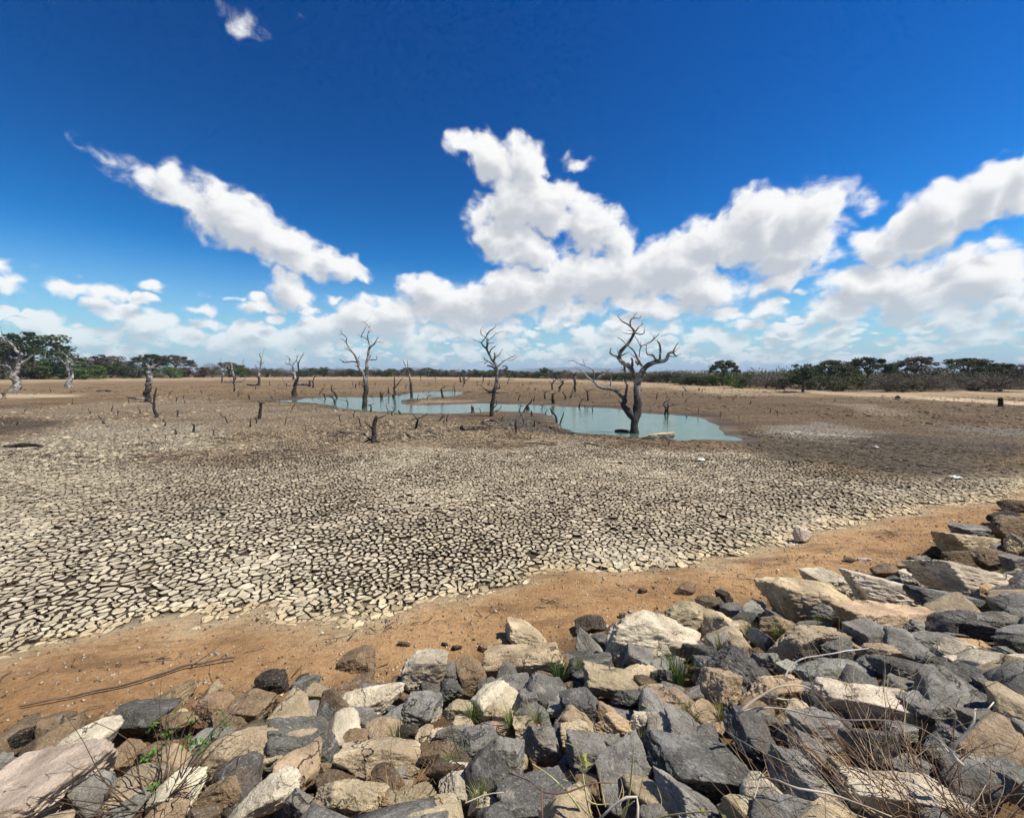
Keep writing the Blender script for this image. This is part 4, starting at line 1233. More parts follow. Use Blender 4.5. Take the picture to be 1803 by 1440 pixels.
def build_gravel():
    """chips of stone and shell scattered over the sand"""
    rng = np.random.default_rng(9)
    tet = np.array([(1, 1, 1), (1, -1, -1), (-1, 1, -1), (-1, -1, 1), (0, 0, -1.2)], float) * .6
    fc = np.array([(0, 1, 2), (0, 3, 1), (0, 2, 3), (1, 3, 4), (3, 2, 4), (2, 1, 4)])
    for name, cnt, col, smin, smax in (('gravel', 4200, (.56, .50, .38, .1), .005, .014), ('gravel', 1500, (.16, .11, .065, .1), .004, .013)):
        V, Fc = [], []; n0 = 0
        X = rng.uniform(-8, 18, 60000); Y = rng.uniform(2, 14, 60000)
        S = line_dist(TOE, X, Y)
        ok = (S > -.2) & (S < 2.4) & (rng.random(60000) < .25 + .75 * np.exp(-np.maximum(S, 0) * 1.2))
        X, Y = X[ok][:cnt], Y[ok][:cnt]
        Z = height(X, Y)
        for x, y, z in zip(X, Y, Z):
            r = rng.uniform(smin, smax) * (1.8 if rng.random() < .06 else 1)
            M = np.array(Euler(rng.uniform(0, 6.28, 3)).to_matrix())
            V.append((tet * rng.uniform(.5, 1.4, (5, 1)) * r * 1.6) @ M.T + np.array((x, y, z + r * .3))); Fc.append(fc + n0); n0 += 5
        o = link(name, mesh_of(name, np.vstack(V), np.vstack(Fc), MR)); o.color = col; o['stone_size'] = (1.0, 1.0, 1.0)
        tag(o, ('pale' if col[0] > .3 else 'dark') + ' chips of gravel scattered over the orange sand', 'gravel', None, 'stuff')
build_gravel()

# ------------------------------------------------------------------ dead wood
def smooth_path(P, R, step):
    P = np.asarray(P, float); R = np.asarray(R, float)
    if len(P) == 1:
        return P, R
    seg = np.linalg.norm(np.diff(P, axis=0), axis=1)
    out, rr = [], []
    for i in range(len(P) - 1):
        p0 = P[i - 1] if i > 0 else 2 * P[i] - P[i + 1]
        p3 = P[i + 2] if i + 2 < len(P) else 2 * P[i + 1] - P[i]
        n = max(1, int(math.ceil(seg[i] / step)))
        for k in range(n):
            t = k / n
            a = 2 * P[i]; b = P[i + 1] - p0; c = 2 * p0 - 5 * P[i] + 4 * P[i + 1] - p3; d = -p0 + 3 * P[i] - 3 * P[i + 1] + p3
            out.append(.5 * (a + b * t + c * t * t + d * t ** 3)); rr.append(R[i] * (1 - t) + R[i + 1] * t)
    out.append(P[-1]); rr.append(R[-1])
    return np.array(out), np.array(rr)

def tube(P, R, sides=8, seed=0, rough=.12, flare=False):
    """swept limb; returns vertices and faces"""
    P = np.asarray(P); n = len(P)
    T = np.gradient(P, axis=0); T /= np.linalg.norm(T, axis=1)[:, None] + 1e-9
    ref = np.array((0, 1, 0.0)) if abs(T[0][1]) < .9 else np.array((1, 0, 0.0))
    V = []
    a = np.arange(sides) / sides * 2 * math.pi
    N = np.cross(T[0], ref); N /= np.linalg.norm(N)
    for i in range(n):
        N = N - T[i] * (N @ T[i]); N /= np.linalg.norm(N) + 1e-9
        B = np.cross(T[i], N)
        ring = np.cos(a)[:, None] * N + np.sin(a)[:, None] * B
        V.append((P[i], ring, R[i]))
    ctr = np.array([v[0] for v in V]); ring = np.array([v[1] for v in V]); rad = np.array([v[2] for v in V])
    q = ctr[:, None] / np.maximum(rad.max(), 1e-3) * .5 + ring * .9
    k = 1 + rough * fbm(q + seed * 3.7, 3, .6, seed)
    verts = (ctr[:, None] + ring * (rad[:, None] * k)[..., None]).reshape(-1, 3)
    verts = np.vstack([verts, P[0][None], (P[-1] + T[-1] * R[-1] * .6)[None]])
    F = []
    for i in range(n - 1):
        for s in range(sides):
            s2 = (s + 1) % sides
            F.append((i * sides + s, i * sides + s2, (i + 1) * sides + s2, (i + 1) * sides + s))
    b0, b1 = n * sides, n * sides + 1
    for s in range(sides):
        s2 = (s + 1) % sides
        F.append((b0, s2, s)); F.append((b1, (n - 1) * sides + s, (n - 1) * sides + s2))
    return verts, F

def merge(parts):
    V, F, n0 = [], [], 0
    for v, f in parts:
        V.append(v); F += [tuple(i + n0 for i in q) for q in f]; n0 += len(v)
    return np.vstack(V), F

GREY = (.56, .52, .47, 1.0)
def dead_tree(name, origin, scale, limbs, label, cat='tree', group=None, color=GREY, depth_spread=.35, twigs=0, seed=1, base_dz=0.0, part='branch', rad=.5):
    """limbs: lists of (x, y, width) in a zoomed view; origin and scale turn them into photograph pixels.
    The first limb is the trunk; every limb gets a depth of its own so that the tree is round."""
    rng = np.random.default_rng(seed)
    ox, oy = origin
    bx, by, bw = limbs[0][0]
    base = land(ox + bx / scale, oy + by / scale, base_dz)
    t0 = float((base - CAMP) @ FWD)
    root = empty(name, base)
    tag(root, label, cat, group)
    hpx = max(1.0, max(by - min(q[1] for q in l) for l in limbs) / scale)
    height_m = hpx / F_PX * t0
    made = []           # (pixel positions, depths) of limbs already there, to join new ones at the same depth
    for li, l in enumerate(limbs):
        px = np.array([(ox + q[0] / scale, oy + q[1] / scale) for q in l])
        w = np.array([q[2] for q in l]) / scale / F_PX * t0 * rad
        if li == 0:
            d0, slope = 0.0, 0.0
        else:
            best = None
            for pp, dd in made:
                r = np.hypot(pp[:, 0] - px[0, 0], pp[:, 1] - px[0, 1])
                i = int(r.argmin())
                if best is None or r[i] < best[0]:
                    best = (r[i], dd[i])
            d0 = best[1]
            slope = rng.uniform(-1, 1) * depth_spread * 1.6
        ln = np.concatenate([[0], np.cumsum(np.hypot(*np.diff(px, axis=0).T))]) / F_PX * t0
        dep = d0 + slope * ln
        dep = np.clip(dep, -.35 * height_m, .35 * height_m)
        made.append((px, dep))
        P = np.array([CAMP + ray(a, b) * (t0 + d) for (a, b), d in zip(px, dep)]) - base
        if li == 0:
            P[0, 2] -= .08
            w = w.copy()
        step = max(.06, height_m * .022)
        P, R = smooth_path(P, w, step)
        wob = fbm(P * (2.2 / max(height_m, 1) * 4) + li * 5.1, 3, .6, seed + li)
        P = P + np.stack([wob, np.roll(wob, 1), np.zeros_like(wob)], -1) * R[:, None] * .35
        if li == 0:
            s = np.linspace(0, 1, len(R))
            R = R * .9 * (1 + .4 * np.exp(-s * 14))
        R = np.maximum(R, .012)
        pieces = [tube(P, R, 12 if li == 0 else 8, seed * 13 + li, .24)]
        twig_list = []
        # broken side twigs
        for _ in range(int(twigs * len(P) / 6) if li else 0):
            i = int(rng.integers(len(P) // 3, len(P)))
            d = rng.normal(0, 1, 3); d[2] = abs(d[2]) * .6; d /= np.linalg.norm(d)
            L = rng.uniform(.02, .10) * height_m * (1.0 if rng.random() < .7 else .4)
            Q = np.array([P[i], P[i] + d * L * .5 + rng.normal(0, .08, 3) * L, P[i] + d * L])
            q, r = smooth_path(Q, np.array((.45, .3, .12)) * max(R[i], .014), L / 3)
            twig_list.append(tube(q, np.maximum(r, .008), 5, li, .1))
        if seed > 14:                      # on the smaller trees the twigs are too small to tell apart
            pieces += twig_list; twig_list = []
        v, f = merge(pieces)
        o = link('trunk' if li == 0 else part, mesh_of(name + '_limb', v, f, MB, True), root)
        o.color = color
        for v, f in twig_list:
            w_ = link('twig', mesh_of('twig', v, f, MB, True), o)
            w_.color = color
    return root

dead_tree('dead_tree', (1000, 540), 5.762, [
    [(680, 1318, 100), (680, 1200, 84), (685, 1100, 80), (695, 1000, 74), (700, 900, 70), (700, 820, 72), (702, 750, 76)],
    [(704, 775, 62), (745, 680, 56), (790, 610, 52), (850, 575, 48), (920, 556, 46), (975, 550, 40), (1005, 520, 32), (1025, 475, 28), (1050, 460, 28), (1076, 466, 20)],
    [(1068, 452, 15), (1095, 400, 11), (1120, 360, 6)], [(1074, 478, 15), (1100, 505, 13), (1108, 485, 7)],
    [(930, 530, 22), (938, 440, 22), (930, 380, 18), (905, 345, 8), (880, 340, 6)], [(890, 540, 24), (860, 490, 20), (810, 485, 16), (795, 455, 12), (797, 400, 10), (795, 380, 8)],
    [(700, 785, 62), (665, 680, 55), (620, 605, 50), (560, 570, 45), (525, 530, 38), (530, 460, 36), (575, 410, 30), (610, 370, 28), (650, 310, 26), (680, 252, 24)],
    [(680, 255, 19), (635, 205, 16), (600, 175, 14), (545, 145, 11), (500, 90, 8)], [(635, 205, 14), (630, 155, 14), (660, 115, 11), (730, 118, 8), (740, 92, 5)], [(664, 112, 7), (680, 75, 5), (708, 65, 4)],
    [(690, 248, 16), (720, 205, 11), (775, 160, 7)], [(685, 270, 14), (740, 280, 11), (775, 265, 11), (770, 240, 8), (795, 240, 5)], [(680, 268, 8), (640, 240, 6), (595, 245, 4)],
    [(535, 555, 26), (490, 505, 22), (450, 485, 22), (430, 470, 18), (440, 420, 12)], [(597, 388, 11), (550, 340, 9), (505, 312, 6)],
    [(605, 390, 14), (660, 440, 14), (690, 490, 18), (720, 550, 26), (748, 600, 30)], [(722, 510, 12), (740, 410, 11), (800, 380, 12), (860, 340, 12), (925, 275, 7)], [(740, 412, 8), (710, 350, 7), (680, 300, 6)],
    [(742, 405, 6), (735, 350, 4)], [(868, 334, 6), (885, 285, 4)], [(650, 620, 30), (655, 550, 20), (640, 520, 12)], [(720, 590, 24), (695, 560, 24), (700, 530, 20)], [(700, 520, 10), (660, 500, 8), (635, 472, 4)],
    [(672, 1125, 80), (610, 1060, 68), (562, 1000, 55), (577, 950, 50), (545, 900, 44), (480, 850, 38), (420, 830, 34), (350, 825, 30), (300, 800, 30), (270, 760, 24), (220, 730, 16), (170, 680, 13), (120, 640, 10), (75, 618, 6)],
    [(264, 765, 16), (262, 660, 12), (230, 625, 11), (170, 600, 10), (110, 580, 8), (60, 552, 6), (5, 550, 4)], [(288, 770, 10), (300, 720, 9), (360, 690, 8), (430, 630, 5)], [(435, 825, 18), (435, 740, 18), (440, 710, 8)],
    [(578, 930, 26), (590, 860, 24), (600, 800, 22), (575, 740, 20), (580, 660, 22), (575, 610, 20), (570, 580, 10)], [(172, 598, 6), (150, 530, 4)], [(540, 985, 12), (505, 940, 6)], [(505, 470, 8), (500, 410, 4)], [(580, 640, 10), (530, 645, 5)],
], 'biggest bleached dead tree with twisting limbs at the near rim of the pool', group='dead trees standing in the dry lake', twigs=.9, seed=11)
dead_tree('dead_tree', (810, 560), 6.264, [
    [(350, 1082, 46), (355, 980, 50), (365, 900, 48), (375, 830, 45), (400, 740, 42), (410, 660, 40), (410, 580, 36), (400, 520, 32), (360, 470, 32), (320, 400, 28), (290, 340, 26), (250, 300, 18), (225, 270, 12), (140, 235, 6)],
    [(236, 275, 12), (280, 215, 14), (320, 150, 12), (370, 115, 9), (395, 88, 6)], [(285, 212, 9), (235, 180, 8), (228, 130, 6)], [(295, 335, 22), (300, 290, 20), (300, 225, 18)], [(303, 255, 8), (350, 215, 7), (400, 170, 6), (480, 145, 5)], [(300, 285, 10), (375, 270, 7)],
    [(322, 390, 14), (345, 340, 14), (390, 312, 10)], [(375, 480, 24), (385, 420, 18), (378, 380, 10)], [(390, 440, 10), (440, 390, 7), (465, 340, 4)], [(405, 425, 6), (450, 405, 4)], [(405, 545, 15), (480, 480, 12), (550, 440, 10), (605, 415, 5)], [(520, 470, 8), (580, 460, 7), (620, 430, 4)],
    [(408, 660, 32), (450, 620, 36), (490, 580, 34), (520, 550, 22), (500, 525, 10), (470, 540, 8)], [(405, 600, 26), (360, 540, 22), (300, 525, 16)], [(370, 520, 14), (310, 475, 12), (275, 460, 10), (265, 430, 6)], [(300, 478, 8), (260, 515, 5)],
    [(380, 800, 30), (330, 810, 30), (290, 795, 18), (250, 760, 8), (215, 730, 5)], [(345, 825, 14), (280, 830, 7), (245, 838, 4)], [(398, 770, 20), (440, 770, 16), (430, 730, 8)], [(385, 825, 12), (470, 830, 6)], [(360, 1000, 12), (400, 960, 9), (402, 900, 5)], [(360, 1040, 12), (430, 1010, 9), (460, 960, 5)],
], 'crooked dark dead tree bristling with broken limbs by the narrow water', group='dead trees standing in the dry lake', color=(.44, .40, .36, 1), twigs=2.4, seed=12)
dead_tree('dead_tree', (580, 560), 6.264, [
    [(375, 1015, 62), (380, 940, 52), (385, 860, 52), (390, 780, 60), (395, 700, 56), (410, 620, 44), (410, 540, 36), (405, 480, 30), (420, 420, 26), (430, 360, 26), (450, 310, 26)],
    [(450, 315, 18), (430, 260, 14), (420, 210, 12), (425, 170, 10), (440, 110, 8), (400, 60, 6), (360, 35, 4)], [(424, 245, 10), (380, 210, 9), (350, 210, 9), (375, 150, 8), (405, 95, 5)], [(424, 170, 8), (470, 130, 5)], [(440, 110, 5), (458, 45, 3)],
    [(448, 318, 20), (490, 290, 16), (520, 240, 10), (538, 210, 5)], [(500, 275, 10), (550, 265, 8), (595, 275, 4)], [(412, 470, 14), (460, 460, 12), (500, 460, 12), (525, 450, 8), (518, 415, 5)], [(440, 455, 14), (455, 410, 10)],
    [(392, 690, 44), (365, 600, 38), (335, 540, 36), (315, 480, 28), (290, 420, 22), (250, 370, 20), (215, 320, 14), (185, 270, 12), (190, 220, 10), (150, 180, 9), (118, 140, 6)], [(150, 182, 6), (100, 180, 4)], [(187, 262, 8), (135, 230, 6)],
    [(318, 492, 18), (250, 480, 14), (180, 490, 12), (150, 480, 14), (110, 450, 7)], [(245, 372, 10), (200, 350, 7), (168, 328, 5)], [(310, 460, 8), (335, 410, 4)], [(335, 545, 16), (285, 525, 10)], [(380, 760, 14), (350, 740, 8)],
], 'tall forked dead tree with thin upper branches at the water, left of the crooked one', group='dead trees standing in the dry lake', color=(.52, .48, .43, 1), twigs=1.0, seed=13)
dead_tree('dead_tree', (380, 600), 10.02, [
    [(1390, 985, 90), (1390, 900, 75), (1410, 800, 70), (1430, 700, 62)],
    [(1430, 715, 48), (1385, 640, 42), (1380, 570, 36), (1370, 500, 32), (1340, 440, 30), (1300, 400, 28), (1310, 340, 20), (1270, 280, 8), (1230, 260, 5)], [(1302, 410, 20), (1250, 410, 16), (1230, 360, 10)], [(1380, 572, 20), (1300, 545, 12)],
    [(1436, 710, 44), (1460, 600, 36), (1470, 520, 34), (1450, 440, 28), (1460, 380, 18), (1510, 290, 12), (1560, 200, 6)], [(1468, 560, 24), (1520, 510, 20), (1570, 480, 18), (1605, 450, 8)], [(1450, 430, 14), (1430, 340, 12), (1455, 220, 6)], [(1340, 440, 14), (1400, 370, 12), (1420, 330, 8)],
    [(1432, 330, 6), (1420, 210, 5), (1390, 120, 3)], [(1390, 960, 30), (1330, 1000, 14)], [(1400, 970, 26), (1490, 1010, 10)],
], 'pale broad-topped dead tree with a dark stained trunk left of the pool', group='dead trees standing in the dry lake', color=(.55, .52, .47, 1), twigs=.5, seed=14)
dead_tree('dead_tree', (380, 600), 10.02, [
    [(755, 795, 32), (760, 700, 40), (765, 620, 45), (770, 550, 34), (790, 470, 26), (790, 400, 24), (800, 340, 20), (790, 290, 20), (770, 255, 18), (785, 215, 10)], [(792, 300, 9), (825, 260, 8), (840, 180, 6), (880, 130, 4)],
    [(790, 440, 18), (830, 390, 14), (855, 360, 8)], [(770, 530, 18), (725, 490, 12), (690, 420, 6)], [(790, 410, 10), (735, 355, 6)], [(764, 640, 12), (720, 590, 8), (690, 550, 4)],
], 'slim dead tree with a knobbly top left of the pale broad-topped tree', group='dead trees standing in the dry lake', twigs=.6, seed=15)
dead_tree('dead_tree', (380, 600), 10.02, [
    [(318, 745, 26), (315, 640, 30), (300, 540, 28), (285, 460, 22), (280, 410, 16)], [(286, 450, 14), (320, 430, 9), (345, 390, 5)], [(282, 430, 10), (255, 405, 7), (238, 365, 4)], [(282, 415, 7), (300, 370, 3)],
], 'white-topped dead pole tree, middle of the small group far left of the pool', group='small dead trees far across the lake bed', color=(.6, .57, .52, 1), twigs=.5, seed=16)
dead_tree('dead_tree', (380, 600), 10.02, [
    [(110, 745, 24), (120, 640, 24), (140, 590, 20), (110, 550, 18), (150, 510, 14), (190, 440, 10), (240, 360, 5)], [(112, 545, 12), (90, 490, 8), (35, 455, 5)], [(188, 440, 10), (180, 410, 10), (110, 390, 10), (85, 350, 6), (90, 290, 3)],
], 'zigzag thin dead tree, leftmost of the small group far left of the pool', group='small dead trees far across the lake bed', twigs=.6, seed=17)
dead_tree('dead_tree', (380, 600), 10.02, [
    [(480, 628, 18), (490, 540, 18), (498, 492, 16), (540, 480, 10), (575, 465, 8)], [(492, 495, 12), (485, 420, 10), (480, 360, 8), (500, 310, 4)], [(484, 420, 6), (440, 400, 3)],
], 'small pale dead tree with one arm, rightmost and farthest of the small group', group='small dead trees far across the lake bed', color=(.55, .52, .47, 1), twigs=.6, seed=18)
dead_tree('dead_tree', (0, 540), 9.0, [
    [(250, 1335, 122), (250, 1200, 106), (255, 1040, 104)],
    [(262, 1070, 64), (272, 960, 60), (275, 880, 60), (310, 790, 50), (340, 765, 40), (300, 735, 40), (240, 680, 36), (190, 610, 32), (130, 560, 26), (60, 540, 16), (40, 480, 10), (20, 380, 6), (0, 310, 4)],
    [(285, 930, 40), (350, 880, 36), (420, 850, 30), (480, 800, 26), (520, 760, 16)], [(240, 1090, 62), (200, 1040, 48), (140, 950, 38), (60, 930, 24), (-20, 930, 16)], [(130, 945, 18), (100, 900, 16), (90, 830, 8)], [(60, 545, 10), (20, 470, 7), (-20, 450, 5)],
    [(300, 760, 20), (330, 700, 12), (290, 640, 7)], [(150, 950, 24), (190, 920, 18), (200, 960, 10)],
], 'thick whitewashed-looking dead tree at the left edge before the green wood', group='dead trees standing in the dry lake', color=(.55, .53, .49, .0), twigs=.4, seed=19)
dead_tree('dead_tree', (0, 540), 9.0, [
    [(1100, 1280, 90), (1100, 1150, 70), (1090, 1020, 60), (1075, 940, 55), (1080, 860, 45), (1070, 770, 28), (1082, 735, 14)], [(1085, 895, 24), (1170, 880, 22), (1200, 840, 20), (1240, 770, 20), (1220, 740, 10)], [(1165, 880, 10), (1110, 850, 7)],
    [(1075, 930, 22), (1000, 880, 16), (960, 840, 14)], [(1072, 840, 18), (990, 820, 14), (920, 810, 12), (850, 800, 6)], [(1072, 775, 14), (970, 720, 8), (920, 650, 5)], [(1075, 770, 12), (1140, 700, 6)], [(1110, 1150, 20), (1170, 1130, 10)],
], 'grey-white dead tree with a pale foot, right of the thick one at the left edge', group='dead trees standing in the dry lake', color=(.55, .53, .49, .0), twigs=.5, seed=20)
dead_tree('dead_tree', (0, 540), 4.007, [
    [(1030, 672, 34), (1040, 580, 40), (1050, 500, 40), (1062, 445, 38), (1090, 425, 30), (1128, 398, 7)], [(1052, 470, 34), (1050, 420, 20), (1028, 404, 6)], [(1098, 424, 10), (1140, 420, 7)], [(1078, 430, 14), (1078, 400, 8)],
], 'short broken-off white trunk with torn top left of the lake', cat='dead trunk', group='dead trees standing in the dry lake', color=(.6, .58, .53, 1), seed=21)
dead_tree('dead_sapling', (0, 540), 4.007, [[(1110, 782, 24), (1090, 720, 16), (1090, 640, 14), (1105, 572, 8)], [(1088, 690, 11), (1040, 655, 8), (1000, 615, 5)]],
          'leaning dead sapling before the short white trunk', 'dead sapling', 'dead saplings and broken stems', (.22, .19, .16, 1), seed=22)
dead_tree('stump', (400, 540), 4.007, [[(230, 792, 24), (235, 720, 22), (240, 678, 18)], [(240, 692, 10), (215, 662, 5)], [(240, 682, 10), (270, 675, 5)]],
          'slim dark stump with two prongs left of the pool', 'stump', 'tree stumps on the cracked mud', (.16, .14, .12, 1), seed=23)
dead_tree('stump', (580, 560), 6.264, [[(495, 1375, 66), (495, 1280, 55), (500, 1200, 50), (510, 1120, 48), (520, 1082, 30)], [(490, 1230, 24), (440, 1190, 18), (395, 1150, 10)], [(520, 1110, 22), (570, 1095, 14), (620, 1070, 8)], [(500, 1350, 40), (440, 1340, 26), (380, 1375, 12)], [(500, 1350, 30), (560, 1370, 16), (590, 1390, 8)]],
          'stout grey stump with two raised arms, nearest on the cracked mud', 'stump', 'tree stumps on the cracked mud', (.42, .37, .31, 1), seed=24)
dead_tree('dead_sapling', (400, 540), 4.007, [[(1300, 642, 18), (1298, 560, 18), (1285, 490, 16), (1270, 440, 10), (1250, 400, 6), (1240, 370, 3)], [(1285, 480, 8), (1275, 430, 5), (1270, 380, 3)]],
          'thin bent dead sapling by the inlet arm of the pool', 'dead sapling', 'dead saplings and broken stems', (.45, .42, .38, 1), seed=25)
dead_tree('dead_sapling', (400, 540), 4.007, [[(1178, 652, 24), (1180, 560, 12), (1180, 480, 5)], [(1180, 580, 8), (1215, 530, 6), (1240, 500, 3)]],
          'Y-shaped dark dead sapling standing in the water of the inlet', 'dead sapling', 'dead saplings and broken stems', (.2, .17, .15, 1), seed=26)
dead_tree('stump', (400, 540), 4.007, [[(1088, 655, 22), (1086, 625, 18), (1080, 600, 8)], [(1088, 630, 10), (1105, 605, 5)]], 'small black stump in the water right of the tall forked tree', 'stump', 'tree stumps on the cracked mud', (.12, .1, .09, 1), seed=27)
dead_tree('dead_sapling', (800, 540), 4.007, [[(690, 588, 14), (690, 545, 12), (720, 510, 6)], [(690, 548, 8), (665, 520, 4)], [(702, 530, 6), (690, 490, 3)], [(712, 518, 5), (728, 490, 3)]],
          'low spreading dead tree on far mud, left of the pole with a forked head', 'dead sapling', 'dead saplings and broken stems', (.3, .27, .24, 1), seed=28)
dead_tree('dead_sapling', (800, 540), 4.007, [[(850, 602, 16), (850, 530, 18), (846, 480, 18), (830, 462, 8)], [(848, 490, 10), (862, 460, 6)]],
          'dead pole with a forked white head on far mud left of the biggest tree', 'dead sapling', 'dead saplings and broken stems', (.45, .42, .38, 1), seed=29)
dead_tree('dead_sapling', (800, 540), 4.007, [[(72, 545, 12), (70, 490, 9), (95, 465, 5)], [(70, 500, 6), (52, 462, 3)], [(72, 525, 7), (108, 500, 4)]],
          'small antler-like dead tree on far mud left of the crooked tree', 'dead sapling', 'dead saplings and broken stems', (.4, .37, .33, 1), seed=30)
dead_tree('dead_sapling', (400, 540), 4.007, [[(605, 570, 12), (608, 520, 9), (622, 480, 6)], [(606, 540, 5), (590, 515, 3)]],
          'short dead stem on brown mud right of the pale broad-topped tree', 'dead sapling', 'dead saplings and broken stems', (.35, .32, .28, 1), seed=31)
dead_tree('stump', (810, 560), 6.264, [[(617, 1262, 34), (615, 1190, 28), (617, 1110, 8)], [(612, 1180, 10), (608, 1150, 5)]], 'narrow pointed stump standing right of the fallen log', 'stump', 'tree stumps on the cracked mud', (.17, .14, .12, 1), seed=32)
dead_tree('stump', (800, 540), 4.007, [[(695, 685, 24), (694, 640, 20), (692, 612, 8)]], 'dark broken stub on the far bank left of the biggest tree', 'stump', 'tree stumps on the cracked mud', (.12, .1, .085, 1), seed=33)
dead_tree('stump', (1300, 600), 3.585, [[(1656, 414, 30), (1656, 390, 28), (1656, 362, 26)]], 'dark cylinder-shaped stump beside the pale track at the right', 'stump', 'tree stumps on the cracked mud', (.06, .045, .035, 0), seed=34)
dead_tree('stump', (1300, 600), 3.585, [[(1008, 364, 26), (1008, 348, 16)], [(1000, 362, 12), (990, 352, 5)]], 'low dark root stump on the sand above the pale track', 'stump', 'tree stumps on the cracked mud', (.08, .06, .05, 0), seed=35)

# ---- logs lying on the mud
def log(pts, radii, label, color=(.33, .28, .23, .0), group='driftwood on the mud', name='driftwood_log', arms=()):
    base = land(*pts[len(pts) // 2])
    root = empty(name, base); tag(root, label, 'driftwood', group)
    def limb(pts, radii, part, sd):
        P = np.array([land(a, b) for a, b in pts]) - base
        t0 = np.linalg.norm(base - CAMP)
        R = np.array(radii) / F_PX * t0 * .5
        P[:, 2] += R * .75
        P, R = smooth_path(P, R, .12)
        P[:, 2] += .03 * fbm(P * 1.5 + sd, 2)
        v, f = tube(P, R, 8, sd, .22)
        o = link(part, mesh_of('log', v, f, MB, True), root); o.color = color
    limb(pts, radii, 'trunk', 3)
    for i, (p, r) in enumerate(arms):
        limb(p, r, 'branch', 5 + i)
    return root
log([(812, 757), (830, 755), (850, 754), (872, 755), (890, 754)], [9, 7, 5, 3, 2], 'dark fallen log with a torn root end near the crooked tree', (.17, .13, .1, 0), arms=[([(815, 758), (835, 757), (858, 758)], [5, 4, 2]), ([(845, 753), (856, 749), (868, 754)], [3, 2.5, 2])])
log([(752, 758), (765, 764), (780, 765), (790, 765)], [2, 3, 4, 3], 'pale driftwood pole right of the stout grey stump', (.5, .46, .4, 0), arms=[([(745, 769), (758, 768), (770, 771)], [2, 2, 1.5])])
log([(700, 770), (712, 764), (725, 771)], [2.5, 4, 2], 'arched grey root close right of the stout stump', (.3, .26, .22, 0))
log([(575, 762), (600, 764), (625, 762)], [2, 4, 3], 'grey driftwood branch left of the stout stump', (.25, .21, .17, 0), arms=[([(585, 768), (605, 763), (620, 766)], [3, 3, 2]), ([(592, 758), (606, 763)], [2, 2])])
log([(628, 768), (640, 764), (650, 772)], [3, 4, 3], 'pale broken root at the left foot of the stout stump', (.5, .46, .4, 0))
log([(8, 787), (35, 787), (60, 785), (75, 787)], [3, 5, 4, 2], 'dark log lying on the mud at the far left edge', (.12, .1, .08, 0))
log([(395, 674), (420, 673), (430, 671)], [2, 3, 2], 'far fallen trunk behind the slim dead tree', (.35, .31, .27, 0), arms=[([(425, 673), (432, 667)], [2, 1.5])])
log([(505, 679.5), (525, 679), (545, 679)], [3, 5, 5], 'pale far log lying behind the pale broad-topped tree', (.5, .46, .4, 0))
log([(436, 679), (448, 679.5), (456, 678)], [3, 3, 2], 'dark fallen limb at the foot of the slim dead tree', (.2, .17, .14, 0))
log([(225, 700), (245, 703), (262, 701)], [2, 2.5, 1.5], 'curved pale stick left of the short white trunk', (.5, .46, .4, 0))
log([(170, 690), (185, 689.5), (197, 689.5)], [2, 3, 2], 'dark flat branch between the white dead trees and the short trunk', (.14, .11, .09, 0))
log([(370, 771), (390, 772), (405, 773)], [2, 2, 1.5], 'dark thin stick flat on brown mud in the left middle, upper of two', (.14, .11, .09, 0))
log([(375, 778), (390, 779), (406, 780)], [1.5, 1.5, 1], 'pale thin stick flat on brown mud in the left middle, lower of two', (.4, .36, .3, 0))
log([(1217, 750), (1232, 751), (1246, 753)], [2, 3, 2], 'dark branch drifting in the shallow right end of the pool', (.18, .15, .12, 0))
log([(850, 744), (862, 741), (875, 743)], [4, 5, 3], 'heap-like pale root below the crooked tree', (.45, .39, .32, 0), arms=[([(848, 746), (858, 748), (870, 746)], [3, 3, 2])])
log([(905, 782), (935, 781), (960, 783)], [2, 3, 2], 'thin dark branch flat on the mud below the pointed stump', (.15, .12, .1, 0))
log([(1003, 770), (1014, 766), (1024, 762)], [2.5, 2.5, 1.5], 'short driftwood stick on the near rim of the pool', (.3, .26, .21, 0))

# ---- short sticks and stubs sticking out of the mud
STICK = []
def stick_mesh(seed, fork):
    rng = np.random.default_rng(seed)
    parts = []
    P = np.array([(0, 0, -.06), (rng.normal(0, .04), rng.normal(0, .04), .35), (rng.normal(0, .1), rng.normal(0, .1), .7), (rng.normal(0, .16), rng.normal(0, .16), 1.0)])
    q, r = smooth_path(P, np.array((.075, .06, .045, .018)), .14)
    parts.append(tube(q, r, 6, seed, .25))
    for _ in range(fork):
        i = int(rng.integers(2, len(q) - 1))
        d = np.array((rng.normal(0, .3), rng.normal(0, .3), rng.uniform(.1, .45)))
        a, b = smooth_path(np.array([q[i], q[i] + d * .6 + rng.normal(0, .03, 3), q[i] + d]), np.array((.035, .026, .01)), .12)
        parts.append(tube(a, b, 5, seed + 1, .2))
    v, f = merge(parts)
    return mesh_of('stick', v, f, MB, True)
for i in range(10):
    STICK.append(stick_mesh(300 + i, (0, 1, 2, 1, 0, 3, 1, 2, 0, 1)[i]))
STUB = []
for i in range(4):
    rng_ = np.random.default_rng(400 + i)
    q, r = smooth_path(np.array([(0, 0, -.1), (0, 0, .4), (rng_.normal(0, .06), 0, .8), (rng_.normal(0, .1), 0, 1.0)]), np.array((.22, .17, .15, .05)), .2)
    v, f = tube(q, r, 7, i, .3); STUB.append(mesh_of('stub', v, f, MB, True))

